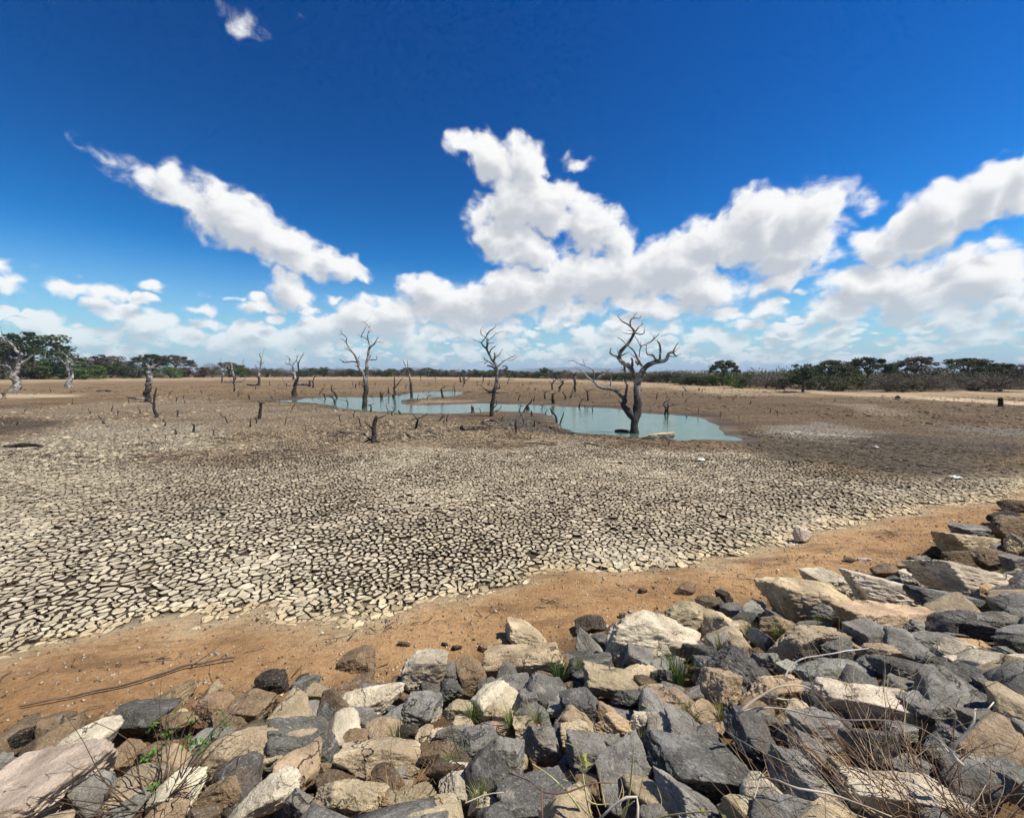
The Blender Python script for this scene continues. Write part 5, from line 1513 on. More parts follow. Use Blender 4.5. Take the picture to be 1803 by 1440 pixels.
def sticks():
    rng = np.random.default_rng(77)
    named = [  # x, foot y, height in px, stub?
        (184, 746, 15, 0, 'thin stick left of the leaning dead sapling'), (290, 750, 14, 0, None), (310, 764, 18, 0, 'forked stick on pale mud below the leaning sapling'), (340, 762, 20, 0, None), (400, 745, 14, 0, None), (440, 752, 16, 0, None), (452, 745, 12, 0, None), (502, 748, 16, 0, None),
        (600, 742, 14, 0, None), (637, 752, 22, 0, 'slanting stick left of the stout stump'), (624, 735, 14, 0, None), (683, 729, 18, 0, None), (691, 732, 16, 0, None), (706, 730, 10, 1, None), (732, 755, 26, 0, 'forked stick between the stout stump and the fallen log'), (738, 752, 10, 0, None),
        (774, 742, 14, 0, None), (782, 744, 12, 0, None), (787, 742, 14, 0, None), (833, 727, 14, 1, None), (846, 726, 8, 0, None), (884, 744, 16, 0, 'spiky cluster of twigs right of the crooked tree'), (923, 745, 12, 0, None), (941, 752, 14, 0, None), (936, 733, 10, 1, None), (917, 733, 10, 0, None),
        (922, 726, 30, 0, 'branching dead stick in the narrow water right of the crooked tree'), (915, 726, 16, 0, None), (931, 725, 12, 1, None), (954, 724, 12, 0, None), (961, 729, 10, 0, None), (980, 743, 26, 0, 'thin stick at the dark near rim of the pool'), (986, 747, 24, 0, 'V-shaped stick leaning over the near rim of the pool'),
        (1044, 727, 12, 0, None), (1055, 745, 6, 0, None), (1018, 746, 5, 0, None), (1090, 728, 8, 0, None), (1177, 731, 22, 0, 'tangled dead stems at the far rim right of the biggest tree'), (1170, 729, 26, 0, None), (1230, 729, 12, 0, None), (1270, 731, 8, 0, None), (1210, 737, 6, 1, None), (1131, 716, 14, 0, None),
        (1035, 705, 22, 0, None), (1030, 718, 14, 0, None), (1020, 717, 20, 0, None), (974, 707, 16, 0, None), (1006, 700, 20, 0, None), (985, 690, 24, 0, 'upright stick on far mud before the pole with a forked head'), (960, 702, 14, 0, None), (940, 707, 12, 0, None), (995, 703, 16, 0, None),
        (780, 700, 20, 0, None), (800, 690, 12, 0, None), (752, 704, 12, 0, None), (735, 706, 14, 0, None), (717, 716, 8, 0, None), (685, 710, 8, 0, None), (612, 715, 14, 0, None), (590, 713, 20, 0, 'hooked thin stick in the water left of the tall forked tree'), (574, 705, 16, 0, None), (594, 702, 26, 0, 'leaning white-tipped stick left of the tall forked tree'),
        (653, 725, 14, 0, None), (550, 705, 8, 0, None), (562, 704, 8, 0, None), (545, 681, 12, 1, None), (480, 703, 16, 0, 'dark forked stub left end of the pool'), (439, 703, 8, 1, None), (418, 698, 14, 0, None), (412, 690, 26, 0, None), (450, 686, 12, 0, None), (475, 678, 8, 0, None), (356, 694, 10, 0, None), (326, 710, 16, 0, None), (310, 707, 10, 0, None),
        (298, 700, 14, 0, None), (247, 728, 14, 0, None), (190, 714, 6, 0, None), (227, 708, 8, 0, None), (128, 712, 12, 0, None), (44, 728, 12, 0, 'small dark root stub on mud at the left'), (30, 748, 10, 0, None), (8, 702, 14, 1, 'dark stub at the far left edge near the white dead tree'), (6, 750, 16, 0, None), (90, 690, 8, 0, None), (45, 690, 6, 0, None),
        (1356, 726, 8, 0, None), (1368, 732, 10, 0, None), (1290, 705, 6, 0, None), (1322, 710, 5, 1, None), (1640, 700, 4, 0, None), (1445, 706, 6, 0, None), (1470, 707, 6, 0, None), (1268, 735, 12, 0, None), (1300, 738, 8, 0, None),
    ]
    for _ in range(62):       # the thicket of stubs on the brown mud beyond the pool
        x = rng.uniform(470, 900) if rng.random() < .7 else rng.uniform(900, 1300)
        y = rng.uniform(668, 699 if x < 900 else 712)
        named.append((x, y, rng.uniform(5, 12), int(rng.random() < .12), None))
    for _ in range(26):
        named.append((rng.uniform(150, 620), rng.uniform(705, 775), rng.uniform(6, 13), 0, None))
    for x, y, h, stub, lab in named:
        p = land(x, y)
        if p is None:
            continue
        w = float(pond_dist(p[0], p[1]))
        H = h / F_PX * float((p - CAMP) @ FWD)
        lib = STUB if stub else STICK
        o = link('stub' if stub else 'stick', lib[int(rng.integers(len(lib)))], None, p)
        k = rng.uniform(.8, 1.2)
        fat = rng.uniform(.7, 1.6) if not stub else rng.uniform(.8, 1.5)
        o.scale = (H * k * fat, H * k * fat, H)
        o.rotation_euler = (rng.normal(0, .16), rng.normal(0, .16), rng.uniform(0, 6.28))
        g = rng.choice([.10, .16, .24, .42], p=[.35, .35, .2, .1])
        o.color = (g, g * .86, g * .74, 0.0)
        n = 'stub' if stub else 'stick'
        if lab is None:
            if w > -.2:
                lab = f'short dead {n} standing in the turquoise water'; grp = f'dead {n}s in the water'
            elif p[1] > 56:
                lab = f'tiny dead {n} among the many on the brown mud beyond the pool'; grp = f'dead {n}s beyond the pool'
            elif y < 735:
                lab = f'small dead {n} poking out of the mud near the pool banks'; grp = f'dead {n}s near the pool'
            else:
                lab = f'small dead {n} poking out of the pale cracked mud'; grp = f'dead {n}s in the cracked mud'
        else:
            grp = 'sticks that stand out on the mud'
        tag(o, lab, n, grp)
sticks()

def twig_litter():
    """broken twigs washed together in drift lines"""
    rng = np.random.default_rng(41)
    V, F, n0 = [], [], 0
    lines = [((230, 806), (600, 797), 150), ((560, 765), (760, 772), 120), ((620, 745), (900, 760), 130), ((850, 780), (1150, 786), 90), ((0, 800), (230, 815), 70), ((480, 725), (900, 740), 90), ((700, 690), (1250, 715), 160), ((400, 690), (640, 697), 60), ((1030, 768), (1250, 784), 60), ((0, 1195), (600, 1135), 16), ((600, 1120), (1300, 1020), 30), ((1300, 1015), (1790, 890), 30), ((150, 1260), (700, 1180), 16)]
    for (x0, y0), (x1, y1), n in lines:
        for _ in range(n):
            t = rng.random()
            p = land(x0 + (x1 - x0) * t + rng.normal(0, 6), y0 + (y1 - y0) * t + rng.normal(0, 5))
            if p is None or pond_dist(p[0], p[1]) > -.1: continue
            L = rng.uniform(.12, .7) * (1 if y0 < 880 and y1 < 880 else .35); a = rng.uniform(0, 6.28)
            d = np.array((math.cos(a), math.sin(a), rng.normal(0, .12))) * L / 2
            P = np.array([p - d, p + rng.normal(0, .04, 3), p + d]); P[:, 2] += .02
            v, f = tube(P, np.array((.014, .012, .006)) * (1 + L) * (1 if y0 < 880 and y1 < 880 else .4), 4, 1, .1)
            V.append(v); F += [tuple(i + n0 for i in q) for q in f]; n0 += len(v)
    o = link('twig_litter', mesh_of('twig_litter', np.vstack(V), F, MT)); o.color = (.13, .10, .075, 1)
    tag(o, 'broken twigs washed together in drift lines on the mud', 'twigs', None, 'stuff')
twig_litter()

# ------------------------------------------------------------------ living trees and scrub
def leaf_cloud(centres, radii, per, size, rng, up=.3, slim=1.0, squash=.7):
    """leaf-sized faces spread through clumps"""
    n = len(centres) * per
    c = np.repeat(centres, per, 0); rr = np.repeat(radii, per)
    d = rng.normal(0, 1, (n, 3)); d /= np.linalg.norm(d, axis=1)[:, None]
    p = c + d * (rr * rng.random(n) ** .45)[:, None] * np.array((1, 1, squash))
    a = rng.normal(0, 1, (n, 3)); a /= np.linalg.norm(a, axis=1)[:, None]
    b = np.cross(a, rng.normal(0, 1, (n, 3)) + np.array((0, 0, up))); b /= np.linalg.norm(b, axis=1)[:, None]
    s = size * rng.uniform(.6, 1.4, n)[:, None]
    a = a * s * slim; b = b * s / slim
    V = np.stack([p - a * .5, p + b * .42, p + a * .5, p - b * .42], 1).reshape(-1, 3)
    F = np.arange(n * 4).reshape(-1, 4)
    return V, F

def crown_mesh(kind, seed):
    rng = np.random.default_rng(seed)
    if kind == 'dense':
        n = 46
        d = rng.normal(0, 1, (n, 3)); d /= np.linalg.norm(d, axis=1)[:, None]
        c = d * (rng.random(n) ** .4)[:, None] * np.array((.42, .42, .36)) + np.array((0, 0, .58))
        c[:, 0] += .05 * np.sin(c[:, 2] * 9)
        V, F = leaf_cloud(c, rng.uniform(.06, .15, n), 85, .036, rng)
    elif kind == 'umbrella':
        n = 60
        r = np.sqrt(rng.random(n)) * .46; a = rng.uniform(0, 6.28, n)
        c = np.stack([np.cos(a) * r, np.sin(a) * r, .9 - 1.75 * r ** 2 + rng.normal(0, .05, n)], -1)
        V, F = leaf_cloud(c, rng.uniform(.06, .13, n), 95, .034, rng, squash=.55)
    elif kind == 'bush':
        n = 40
        r = np.sqrt(rng.random(n)) * .42; a = rng.uniform(0, 6.28, n)
        c = np.stack([np.cos(a) * r, np.sin(a) * r, rng.random(n) * (.82 - 1.5 * r ** 2) + .06], -1)
        V, F = leaf_cloud(c, rng.uniform(.07, .15, n), 90, .04, rng)
    else:   # leafless scrub: fine twigs fanning outwards
        n = 3000
        d = rng.normal(0, 1, (n, 3)); d[:, 2] = np.abs(d[:, 2]); d /= np.linalg.norm(d, axis=1)[:, None]
        p = d * (rng.random(n) ** .55)[:, None] * np.array((.46, .46, .70)) * (1 + .18 * vnoise(d * 3, seed))[:, None] + np.array((0, 0, .12))
        g = d + rng.normal(0, .45, (n, 3)); g /= np.linalg.norm(g, axis=1)[:, None]
        L = rng.uniform(.05, .13, n)[:, None]
        s = np.cross(g, rng.normal(0, 1, (n, 3))); s /= np.linalg.norm(s, axis=1)[:, None]
        V = np.stack([p - s * .0045, p + s * .0045, p + g * L], 1).reshape(-1, 3)
        F = np.arange(n * 3).reshape(-1, 3)
    V = V.copy(); V[:, 2] = np.maximum(V[:, 2], 0)
    return mesh_of('crown_' + kind, V, F, MT if kind == 'bare' else ML)

def wood_mesh(kind, seed):
    rng = np.random.default_rng(seed)
    parts = []
    top = {'dense': .5, 'umbrella': .45, 'bush': .2, 'bare': .2}[kind]
    q, r = smooth_path(np.array([(0, 0, -.03), (rng.normal(0, .02), 0, top * .5), (rng.normal(0, .03), 0, top)]), np.array((.035, .028, .024)), .1)
    parts.append(tube(q, r, 7, seed, .15))
    for k in range(8):
        a = k / 8 * 6.28 + rng.uniform(-.3, .3)
        R = rng.uniform(.22, .4); z1 = {'dense': .75, 'umbrella': .86, 'bush': .55, 'bare': .65}[kind] * rng.uniform(.85, 1.05)
        s = q[-1] if kind != 'bush' else q[1]
        b = np.array([s, (math.cos(a) * R * .45, math.sin(a) * R * .45, s[2] + (z1 - s[2]) * .6), (math.cos(a) * R, math.sin(a) * R, z1)])
        p2, r2 = smooth_path(b, np.array((.017, .011, .004)), .1)
        parts.append(tube(p2, r2, 5, seed + k, .15))
    v, f = merge(parts)
    return mesh_of('trunk_' + kind, v, f, MT, True)

CROWN = {k: [crown_mesh(k, 50 + 7 * i) for i in range(3)] for k in ('dense', 'umbrella', 'bush', 'bare')}
WOOD = {k: wood_mesh(k, 80) for k in CROWN}
LEAF = {'dk': (.055, .075, .028), 'gr': (.080, .122, .028), 'br': (.105, .170, .034), 'ol': (.115, .118, .045), 'gy': (.155, .13, .096), 'rd': (.15, .078, .048), 'dg': (.078, .090, .042)}
TREES = [  # x, foot y (None: on the shore), width, height (px), kind, colour, setback in m, label
    (62, None, 140, 92, 'dense', 'dk', 0, 'largest dark evergreen behind the thick white dead tree'), (5, None, 95, 66, 'dense', 'ol', 4, 'brownish tree at the left picture edge'), (112, None, 86, 48, 'bush', 'gr', -8, 'green bush left of the grey-white dead tree'),
    (150, None, 78, 34, 'bush', 'br', -16, 'bright green bush at the foot of the wood right of the grey-white dead tree'), (185, None, 80, 46, 'dense', 'gy', 6, 'grey-green tree above the bright green bush'), (222, None, 70, 40, 'bare', 'gy', 4, 'bare grey scrub tree left of the dark umbrella tree'),
    (198, None, 60, 34, 'bush', 'gr', -2, 'mid-green bush in the left wood below grey trees'), (268, None, 64, 44, 'umbrella', 'dk', 2, 'dark umbrella-shaped tree above the short white trunk'), (312, None, 62, 42, 'umbrella', 'gy', 4, 'grey umbrella-shaped tree right of the dark one'), (302, None, 44, 26, 'bush', 'br', -10, 'bright round bush below the grey umbrella tree'),
    (345, None, 46, 26, 'bush', 'rd', 0, 'reddish brown bush in the left wood'), (376, None, 46, 30, 'bare', 'gy', 2, 'bare grey tree behind the small group of dead trees'), (405, None, 52, 28, 'umbrella', 'gy', 6, 'grey flat-topped tree behind the small group of dead trees'), (245, None, 60, 28, 'bush', 'dg', -4, 'dark low bush left of the short white trunk'),
    (425, None, 44, 22, 'bush', 'gr', 0, 'green bush right behind the small group of dead trees'), (35, None, 70, 40, 'bush', 'ol', -6, 'olive bush at the foot of the thick white dead tree'), (80, None, 60, 36, 'bush', 'dg', -4, 'dark bush between the two white dead trees'),
    (1272, None, 52, 48, 'umbrella', 'dk', 8, 'dark umbrella tree alone above the scrub right of the biggest dead tree'), (1300, None, 56, 32, 'bush', 'br', -2, 'bright green round bush below the lone umbrella tree'), (1255, None, 50, 28, 'bush', 'gr', 4, 'green bush left of the bright round bush'), (1215, None, 60, 20, 'bush', 'dg', 0, 'low dark bush just right of the biggest dead tree'),
    (1350, None, 74, 34, 'bare', 'gy', 2, 'leafless grey scrub between the bright bush and the dark oak-like tree'), (1413, 690, 76, 52, 'dense', 'dk', 0, 'dark round tree with a clear black trunk on the right shore'), (1466, None, 74, 54, 'umbrella', 'dg', 8, 'umbrella tree right behind the dark round tree'),
    (1483, None, 70, 34, 'bush', 'ol', -1, 'olive bush right of the dark round tree'), (1526, None, 80, 60, 'umbrella', 'dk', 10, 'tallest dark umbrella tree of the right shore'), (1560, None, 78, 40, 'bare', 'gy', 0, 'bare grey scrub below the tallest umbrella tree'), (1607, None, 78, 60, 'umbrella', 'gy', 14, 'grey wide umbrella tree right of the tallest one'),
    (1628, None, 84, 38, 'bare', 'gy', 0, 'bare grey scrub below the grey wide umbrella tree'), (1702, None, 110, 56, 'umbrella', 'dg', 16, 'flat broad umbrella tree toward the right edge'), (1760, None, 96, 40, 'bare', 'gy', -3, 'leafless tree with dark trunk on sand near the right edge'), (1662, None, 80, 40, 'bare', 'gy', 3, 'bare scrub tree below the flat broad umbrella tree'),
    (1798, None, 70, 46, 'dense', 'gy', 10, 'grey-brown tree cut by the right edge'), (1440, None, 50, 28, 'bush', 'dg', 2, 'dark low bush behind the dark round tree'), (1590, None, 60, 30, 'bush', 'ol', -1, 'olive scrub before the grey wide umbrella tree'), (1380, None, 60, 26, 'bush', 'dg', 1, 'dark bush left of the dark round tree'), (1720, None, 70, 32, 'bush', 'gy', 2, 'brownish scrub left of the leafless tree near the right edge'), (1320, None, 50, 30, 'bare', 'gy', 5, 'bare scrub right of the bright round bush'),
]

def plant(x, foot, w, h, kind, colr, back, label, group, seed):
    rng = np.random.default_rng(seed)
    u = (x - CX) / F_PX
    a = math.atan2(u, 1.0)
    dist = float(np.interp(a, _sa, _sr)) + back
    if foot is not None:
        p = land(x, foot)
        X, Y = p[0], p[1]
    else:
        X, Y = math.sin(a) * dist, math.cos(a) * dist
    Z = float(height(X, Y))
    W = w / F_PX * Y
    # the top of the tree as it stands in the photograph: its foot is where the shore lies
    foot_px = 720 - F_PX * math.tan(math.atan2(Z - EYE, Y) + PITCH)
    H = h / F_PX * Y
    o = empty('tree' if kind in ('dense', 'umbrella') else 'bush', (X, Y, Z - .05))
    tag(o, label, 'tree' if kind in ('dense', 'umbrella') else 'bush', group)
    cr = link('crown', CROWN[kind][int(rng.integers(3))], o)
    cr.scale = (W, W, H); cr.rotation_euler.z = rng.uniform(0, 6.28)
    c = np.array(LEAF[colr]) * rng.uniform(.85, 1.15)
    cr.color = (*c, 1)
    tr = link('trunk', WOOD[kind], o); tr.scale = (W, W, H); tr.rotation_euler.z = cr.rotation_euler.z
    tr.color = (.11, .085, .065, 1) if colr != 'gy' else (.17, .14, .115, 1)
    return o

for i, q in enumerate(TREES):
    plant(*q, 'trees and bushes of the near shores', 600 + i)
def far_trees():
    rng = np.random.default_rng(61)
    x = 440
    k = 0
    while x < 1240:
        w = rng.uniform(24, 40); h = rng.uniform(13, 20) if x < 1060 else rng.uniform(16, 24)
        kind = str(rng.choice(['bush', 'dense', 'umbrella', 'bare'], p=[.5, .18, .08, .24]))
        c = str(rng.choice(['dg', 'gr', 'dk', 'ol', 'gy'], p=[.3, .18, .22, .15, .15])) if kind != 'bare' else 'gy'
        plant(x, None, w, h, kind, c, rng.uniform(0, 14), 'low scrub tree in the far treeline across the lake', 'far treeline', 700 + k)
        x += w * .42; k += 1
far_trees()

def far_wood():
    """the wood behind the first row, which reads as one mass"""
    rng = np.random.default_rng(63)
    for colr, cnt in (('dg', 650), ('gy', 520), ('gr', 200)):
        a = rng.uniform(math.radians(-62), math.radians(64), cnt)
        sr = np.interp(a, _sa, _sr); 
        back = rng.uniform(5, 55, cnt)
        X, Y = np.sin(a) * (sr + back), np.cos(a) * (sr + back)
        Z = height(X, Y)
        hgt = rng.uniform(3.4, 5.0, cnt) * (1 + .12 * np.sin(a * 23)) * np.interp(np.degrees(a), [-60, -45, -30, -18, 5, 20, 32, 60], [1.7, 1.6, 1.25, .95, .8, .8, 1.0, 1.05])
        cc, rr = [], []
        for x, y, z, h in zip(X, Y, Z, hgt):
            for _ in range(5):
                cc.append((x + rng.normal(0, h * .35), y + rng.normal(0, h * .35), z + rng.uniform(.15, .72) * h)); rr.append(h * rng.uniform(.22, .38))
        V, F = leaf_cloud(np.array(cc), np.array(rr), 20, .28, rng)
        o = link('far_wood', mesh_of('far_wood', V, F, ML)); o.color = (*LEAF[colr], 1)
        tag(o, 'scrub wood stretching behind the shore trees', 'wood', None, 'stuff')
far_wood()

def hills():
    # (left, right, top, distance, label) in photograph pixels
    for x0, x1, top, D, lab in ((880, 1120, 646.5, 5200, 'long low blue hill on the horizon left of the biggest dead tree'), (1068, 1108, 647, 7000, 'small blue peak on the horizon behind the biggest dead tree'), (1150, 1300, 651, 6000, 'faint blue ridge on the horizon right of the biggest dead tree')):
        n = 60
        V, F = [], []
        xs = np.linspace(x0, x1, n)
        prof = np.sin(np.linspace(0, math.pi, n)) ** .8 * (1 + .14 * fbm(xy3(xs, xs * 0, .05), 3, seed=int(x0)))
        hm = (655 - top) / F_PX * D
        for i, (x, p) in enumerate(zip(xs, prof)):
            for k, (dy, hz) in enumerate(((-250, -3), (-120, p * hm * .55), (0, p * hm), (250, -3))):
                V.append(((x - CX) / F_PX * D, D + dy * 2, EYE + hz if k in (1, 2) else -3))
        for i in range(n - 1):
            for k in range(3):
                F.append((i * 4 + k, (i + 1) * 4 + k, (i + 1) * 4 + k + 1, i * 4 + k + 1))
        o = link('hill', mesh_of('hill', np.array(V), F, MT, True)); o.color = (.07, .085, .06, 1)
        tag(o, lab, 'hill', None, 'structure')
hills()

# ------------------------------------------------------------------ plants and dead stems among the stones
def grass_mesh(seed, n, dry):
    rng = np.random.default_rng(seed)
    V, F = [], []
    for k in range(n):
        a = rng.uniform(0, 6.28); r = .16 * math.sqrt(rng.random())
        b = np.array((math.cos(a) * r, math.sin(a) * r, 0)); L = rng.uniform(.45, 1.0)
        d = np.array((math.cos(a), math.sin(a), 0)) * rng.uniform(.1, .75) + rng.normal(0, .12, 3) * np.array((1, 1, 0))
        s = np.array((-math.sin(a), math.cos(a), 0)) * .013
        i = len(V)
        m = b + d * L * .35 + np.array((0, 0, L * .62)); t = b + d * L + np.array((0, 0, L * .85))
        V += [b - s, b + s, m + s * .8, m - s * .8, t]
        F += [(i, i + 1, i + 2, i + 3), (i + 3, i + 2, i + 4)]
    return mesh_of('grass_tuft', np.array(V), F, ML)
GRASS = [grass_mesh(500 + i, 90, False) for i in range(3)]
TUFTS = [  # x, y, height px, dryness, where
    (1195, 1190, 62, 0, 'between the square and the upright pinkish boulders'), (1215, 1260, 48, .2, 'right of the square pinkish boulder'), (985, 1190, 46, 0, 'beside the flat dark stone right of the wide pink slab'), (1025, 1180, 42, .15, 'left of the grey slab leaning on the biggest cream boulder'),
    (865, 1232, 40, .1, 'in front of the rounded reddish brown boulder'), (832, 1262, 44, .1, 'right of a tan block below the reddish brown boulder'), (900, 1270, 46, .2, 'left of the small upright grey stone'), (945, 1265, 40, .3, 'at the foot of the long dark grey slab'), (700, 1300, 52, .3, 'below the long cream white boulder'),
    (875, 1318, 40, .3, 'between the bright-topped grey block and the tall light block'), (800, 1345, 46, .2, 'behind the mottled cream boulder'), (1270, 1140, 44, .5, 'below the low broad tan boulder'), (1372, 1118, 40, .2, 'above the thin grey slab on edge'), (1408, 1118, 30, .2, 'on the tan stones below the long low tan boulder'),
    (1450, 1108, 34, .1, 'under the grey-green stone of the long low tan boulder'), (1513, 1068, 30, .2, 'right of the cream pyramid boulder'), (1130, 1310, 46, .5, 'above the giant dark slab'), (845, 1400, 50, .3, 'right of the mottled cream boulder'), (1770, 1008, 22, .1, 'beside the largest upper cream slab'), (1270, 1250, 36, .6, 'left of the forked dry branch'), (1320, 1110, 34, .3, 'beside grey stones right of the low broad tan boulder'),
]
for i, (x, y, h, dry, where) in enumerate(TUFTS):
    p = land(x, y, .08)
    H = h / F_PX * float((p - CAMP) @ FWD)
    o = link('grass_tuft', GRASS[i % 3], None, (p[0], p[1], float(height(p[0], p[1])) + .02))
    o.scale = (H * 1.0, H * 1.0, H * 1.0); o.rotation_euler.z = i * 1.7
    g = np.array((.075, .125, .028)); d = np.array((.36, .28, .13))
    o.color = (*(g * (1 - dry) + d * dry), 1)
    tag(o, ('dry yellowish' if dry > .4 else 'green') + ' grass tuft ' + where, 'grass tuft', 'grass tufts between the stones')

def stems(name, x, y, label, cat, n, length, spread, color, radius, seed, group=None, kinks=3, leaves=0, leafcol=(.10, .2, .035), lift=.0, side=0.0, base_r=.1):
    """a clump of thin branching stems with, if wanted, a few leaves"""
    rng = np.random.default_rng(seed)
    p = land(x, y, .12)
    depth = float((p - CAMP) @ FWD)
    L0 = length / F_PX * depth
    z = float(height(p[0], p[1]))
    root = empty(name, (p[0], p[1], z)); tag(root, label, cat, group)
    parts, tips = [], []
    for k in range(n):
        a = rng.uniform(0, 6.28)
        b = np.array((math.cos(a), math.sin(a), 0)) * base_r * rng.random() + np.array((0, 0, .02))
        d = np.array((math.cos(a) * spread + side, math.sin(a) * spread, 1.0 * rng.uniform(.5, 1))); d /= np.linalg.norm(d)
        L = L0 * rng.uniform(.45, 1.0)
        P = [b]
        for j in range(kinks):
            d = d + rng.normal(0, .22, 3); d /= np.linalg.norm(d)
            P.append(P[-1] + d * L / kinks)
        P = np.array(P)
        q, r = smooth_path(P, np.linspace(radius, radius * .3, len(P)), L / 7)
        parts.append(tube(q, r, 4, k, .1))
        for _ in range(int(rng.integers(0, 4))):
            i = int(rng.integers(1, len(q)))
            e = d + rng.normal(0, .7, 3); e /= np.linalg.norm(e)
            Q = np.array([q[i], q[i] + e * L * .14 + rng.normal(0, .01, 3), q[i] + e * L * .3])
            q2, r2 = smooth_path(Q, np.array((radius * .5, radius * .4, radius * .2)), L / 8)
            parts.append(tube(q2, r2, 3, k, .1)); tips.append(Q[-1])
        tips.append(P[-1])
    v, f = merge(parts)
    s = link('stems', mesh_of(name, v, f, MT, True), root); s.color = (*color, 1)
    if leaves:
        tp = np.array(tips)[rng.integers(0, len(tips), leaves)]
        V, F = leaf_cloud(tp, np.full(len(tp), .05), 5, .026, rng, slim=1.3)
        lf = link('leaves', mesh_of(name + '_leaves', V, F, ML), root); lf.color = (*leafcol, 1)
    return root
stems('dry_shrub', 262, 1392, 'dry brown leafless shrub with a few green sprigs beside the huge cream slab', 'shrub', 40, 200, .8, (.085, .055, .035), .0042, 1, leaves=0, side=.15, kinks=4)
stems('leafy_sprig', 348, 1345, 'small sprig of bright green leaves at the right of the dry shrub', 'plant', 7, 85, .7, (.10, .075, .04), .003, 2, leaves=30)
stems('leafy_sprig', 330, 1310, 'upper sprig of green leaves over the sand edge by the dry shrub', 'plant', 6, 75, .6, (.10, .075, .04), .003, 22, leaves=22)
stems('dry_brush', 1650, 1395, 'tangle of dry reddish brown stems over the pale low slab', 'dry brush', 95, 170, 1.15, (.20, .115, .065), .0032, 3, kinks=4, base_r=.42)
stems('dry_grass_clump', 1600, 1420, 'clump of straw-coloured dry grass stems at the bottom right', 'dry grass', 50, 200, .9, (.42, .32, .19), .0024, 4, kinks=3, side=-.4, base_r=.35)
stems('dry_brush', 1745, 1425, 'dry brown brush at the bottom right corner', 'dry brush', 70, 120, 1.0, (.22, .14, .085), .0032, 5, kinks=4, base_r=.3)
stems('pale_stem_plant', 1082, 1425, 'plant with pale yellow-green stems at the bottom edge', 'plant', 6, 215, .38, (.52, .50, .22), .0062, 6, leaves=6, leafcol=(.45, .44, .14), base_r=.12)
stems('dry_brush', 1085, 1440, 'dry straw litter around the pale yellow-green stems', 'dry brush', 40, 80, 1.2, (.36, .26, .14), .0028, 7, base_r=.25)
stems('dry_twig', 828, 1330, 'thin reddish dry twig rising between grey stones', 'twig', 3, 130, .35, (.10, .06, .045), .0045, 8, kinks=4, base_r=.02)
stems('dry_twig', 765, 1325, 'bare little twig bush left of the bright-topped grey block', 'twig', 8, 100, .7, (.09, .065, .05), .0032, 9, base_r=.03)
stems('dry_brush', 700, 1395, 'dry orange straw at the foot of the tan rectangular block', 'dry brush', 40, 70, 1.1, (.36, .20, .08), .0024, 10, base_r=.2)
stems('dry_grass_clump', 1540, 1250, 'sparse dry grass stalks in front of the broad cream white slab', 'dry grass', 26, 200, .6, (.40, .31, .19), .0022, 12, base_r=.3, side=.2)
stems('dry_brush', 1420, 1432, 'sparse dry stalks at the bottom beside the long streaky slab', 'dry brush', 40, 150, .9, (.28, .19, .11), .0026, 14, base_r=.3)

def dead_branch(pts, label, color, group='dead branches on the stones', name='dead_branch', up=.10, arms=()):
    """pts: (x, y, width px, height above the ground in m)"""
    base = land(pts[0][0], pts[0][1], pts[0][3])
    root = empty(name, base); tag(root, label, 'branch', group)
    def limb(pts, part, sd):
        P = np.array([land(a, b, h) for a, b, _, h in pts]) - base
        R = np.array([w / F_PX * float((p + base - CAMP) @ FWD) * .27 for p, (_, _, w, _) in zip(P, pts)])
        q, r = smooth_path(P, R, .05)
        q = q + .008 * np.stack([fbm(q * 6 + sd, 2), fbm(q * 6 + sd + 9, 2), fbm(q * 6 + sd + 4, 2)], -1)
        v, f = tube(q, r, 7, sd, .14)
        o = link(part, mesh_of(name, v, f, MT, True), root); o.color = (*color, 1)
    limb(pts, 'stem', 2)
    for i, a in enumerate(arms):
        limb(a, 'side_branch', 4 + i)
BW = (.46, .38, .27)
dead_branch([(1298, 1256, 9, .3), (1340, 1222, 8, .38), (1375, 1205, 6, .42), (1400, 1204, 5, .4), (1428, 1212, 3, .36)], 'pale forked dry branch over the tan boulder', BW, arms=[[(1345, 1220, 5, .38), (1375, 1230, 4, .34), (1412, 1234, 2.5, .32)]])
dead_branch([(1298, 1254, 5, .28), (1340, 1246, 5, .3), (1395, 1250, 5, .3), (1440, 1262, 5, .3), (1490, 1268, 4, .34), (1560, 1268, 3, .36), (1620, 1285, 3, .36), (1680, 1330, 3, .3)], 'long thin grey branch running right below the forked one', (.40, .36, .31))
dead_branch([(1380, 1192, 5, .3), (1395, 1170, 5, .34), (1430, 1155, 4, .36), (1480, 1148, 4, .36), (1530, 1140, 3, .34)], 'thin grey arching stem above the domed grey boulder', (.45, .42, .38))
dead_branch([(1690, 1345, 16, .22), (1672, 1322, 10, .28), (1695, 1296, 8, .34), (1712, 1270, 7, .4), (1716, 1248, 6, .44)], 'bent white branch sticking up from the dry brush', (.58, .5, .38), arms=[[(1716, 1250, 4, .44), (1738, 1246, 4, .46), (1745, 1232, 2.5, .48)], [(1676, 1326, 7, .27), (1655, 1300, 4, .3)]])
dead_branch([(1336, 1366, 5, .3), (1370, 1374, 6, .32), (1410, 1388, 7, .32), (1460, 1396, 6, .3), (1510, 1412, 5, .28), (1570, 1438, 4, .26)], 'dead white branch lying across the grey slabs at the bottom', BW, arms=[[(1336, 1366, 4, .3), (1330, 1395, 3, .3), (1328, 1405, 2, .3)], [(1334, 1366, 3, .3), (1350, 1345, 2, .36)]])
dead_branch([(1055, 1440, 7, .2), (1100, 1400, 8, .3), (1118, 1398, 8, .3), (1122, 1440, 9, .24)], 'hooked pale stem at the bottom edge among pale green stems', (.55, .48, .36))
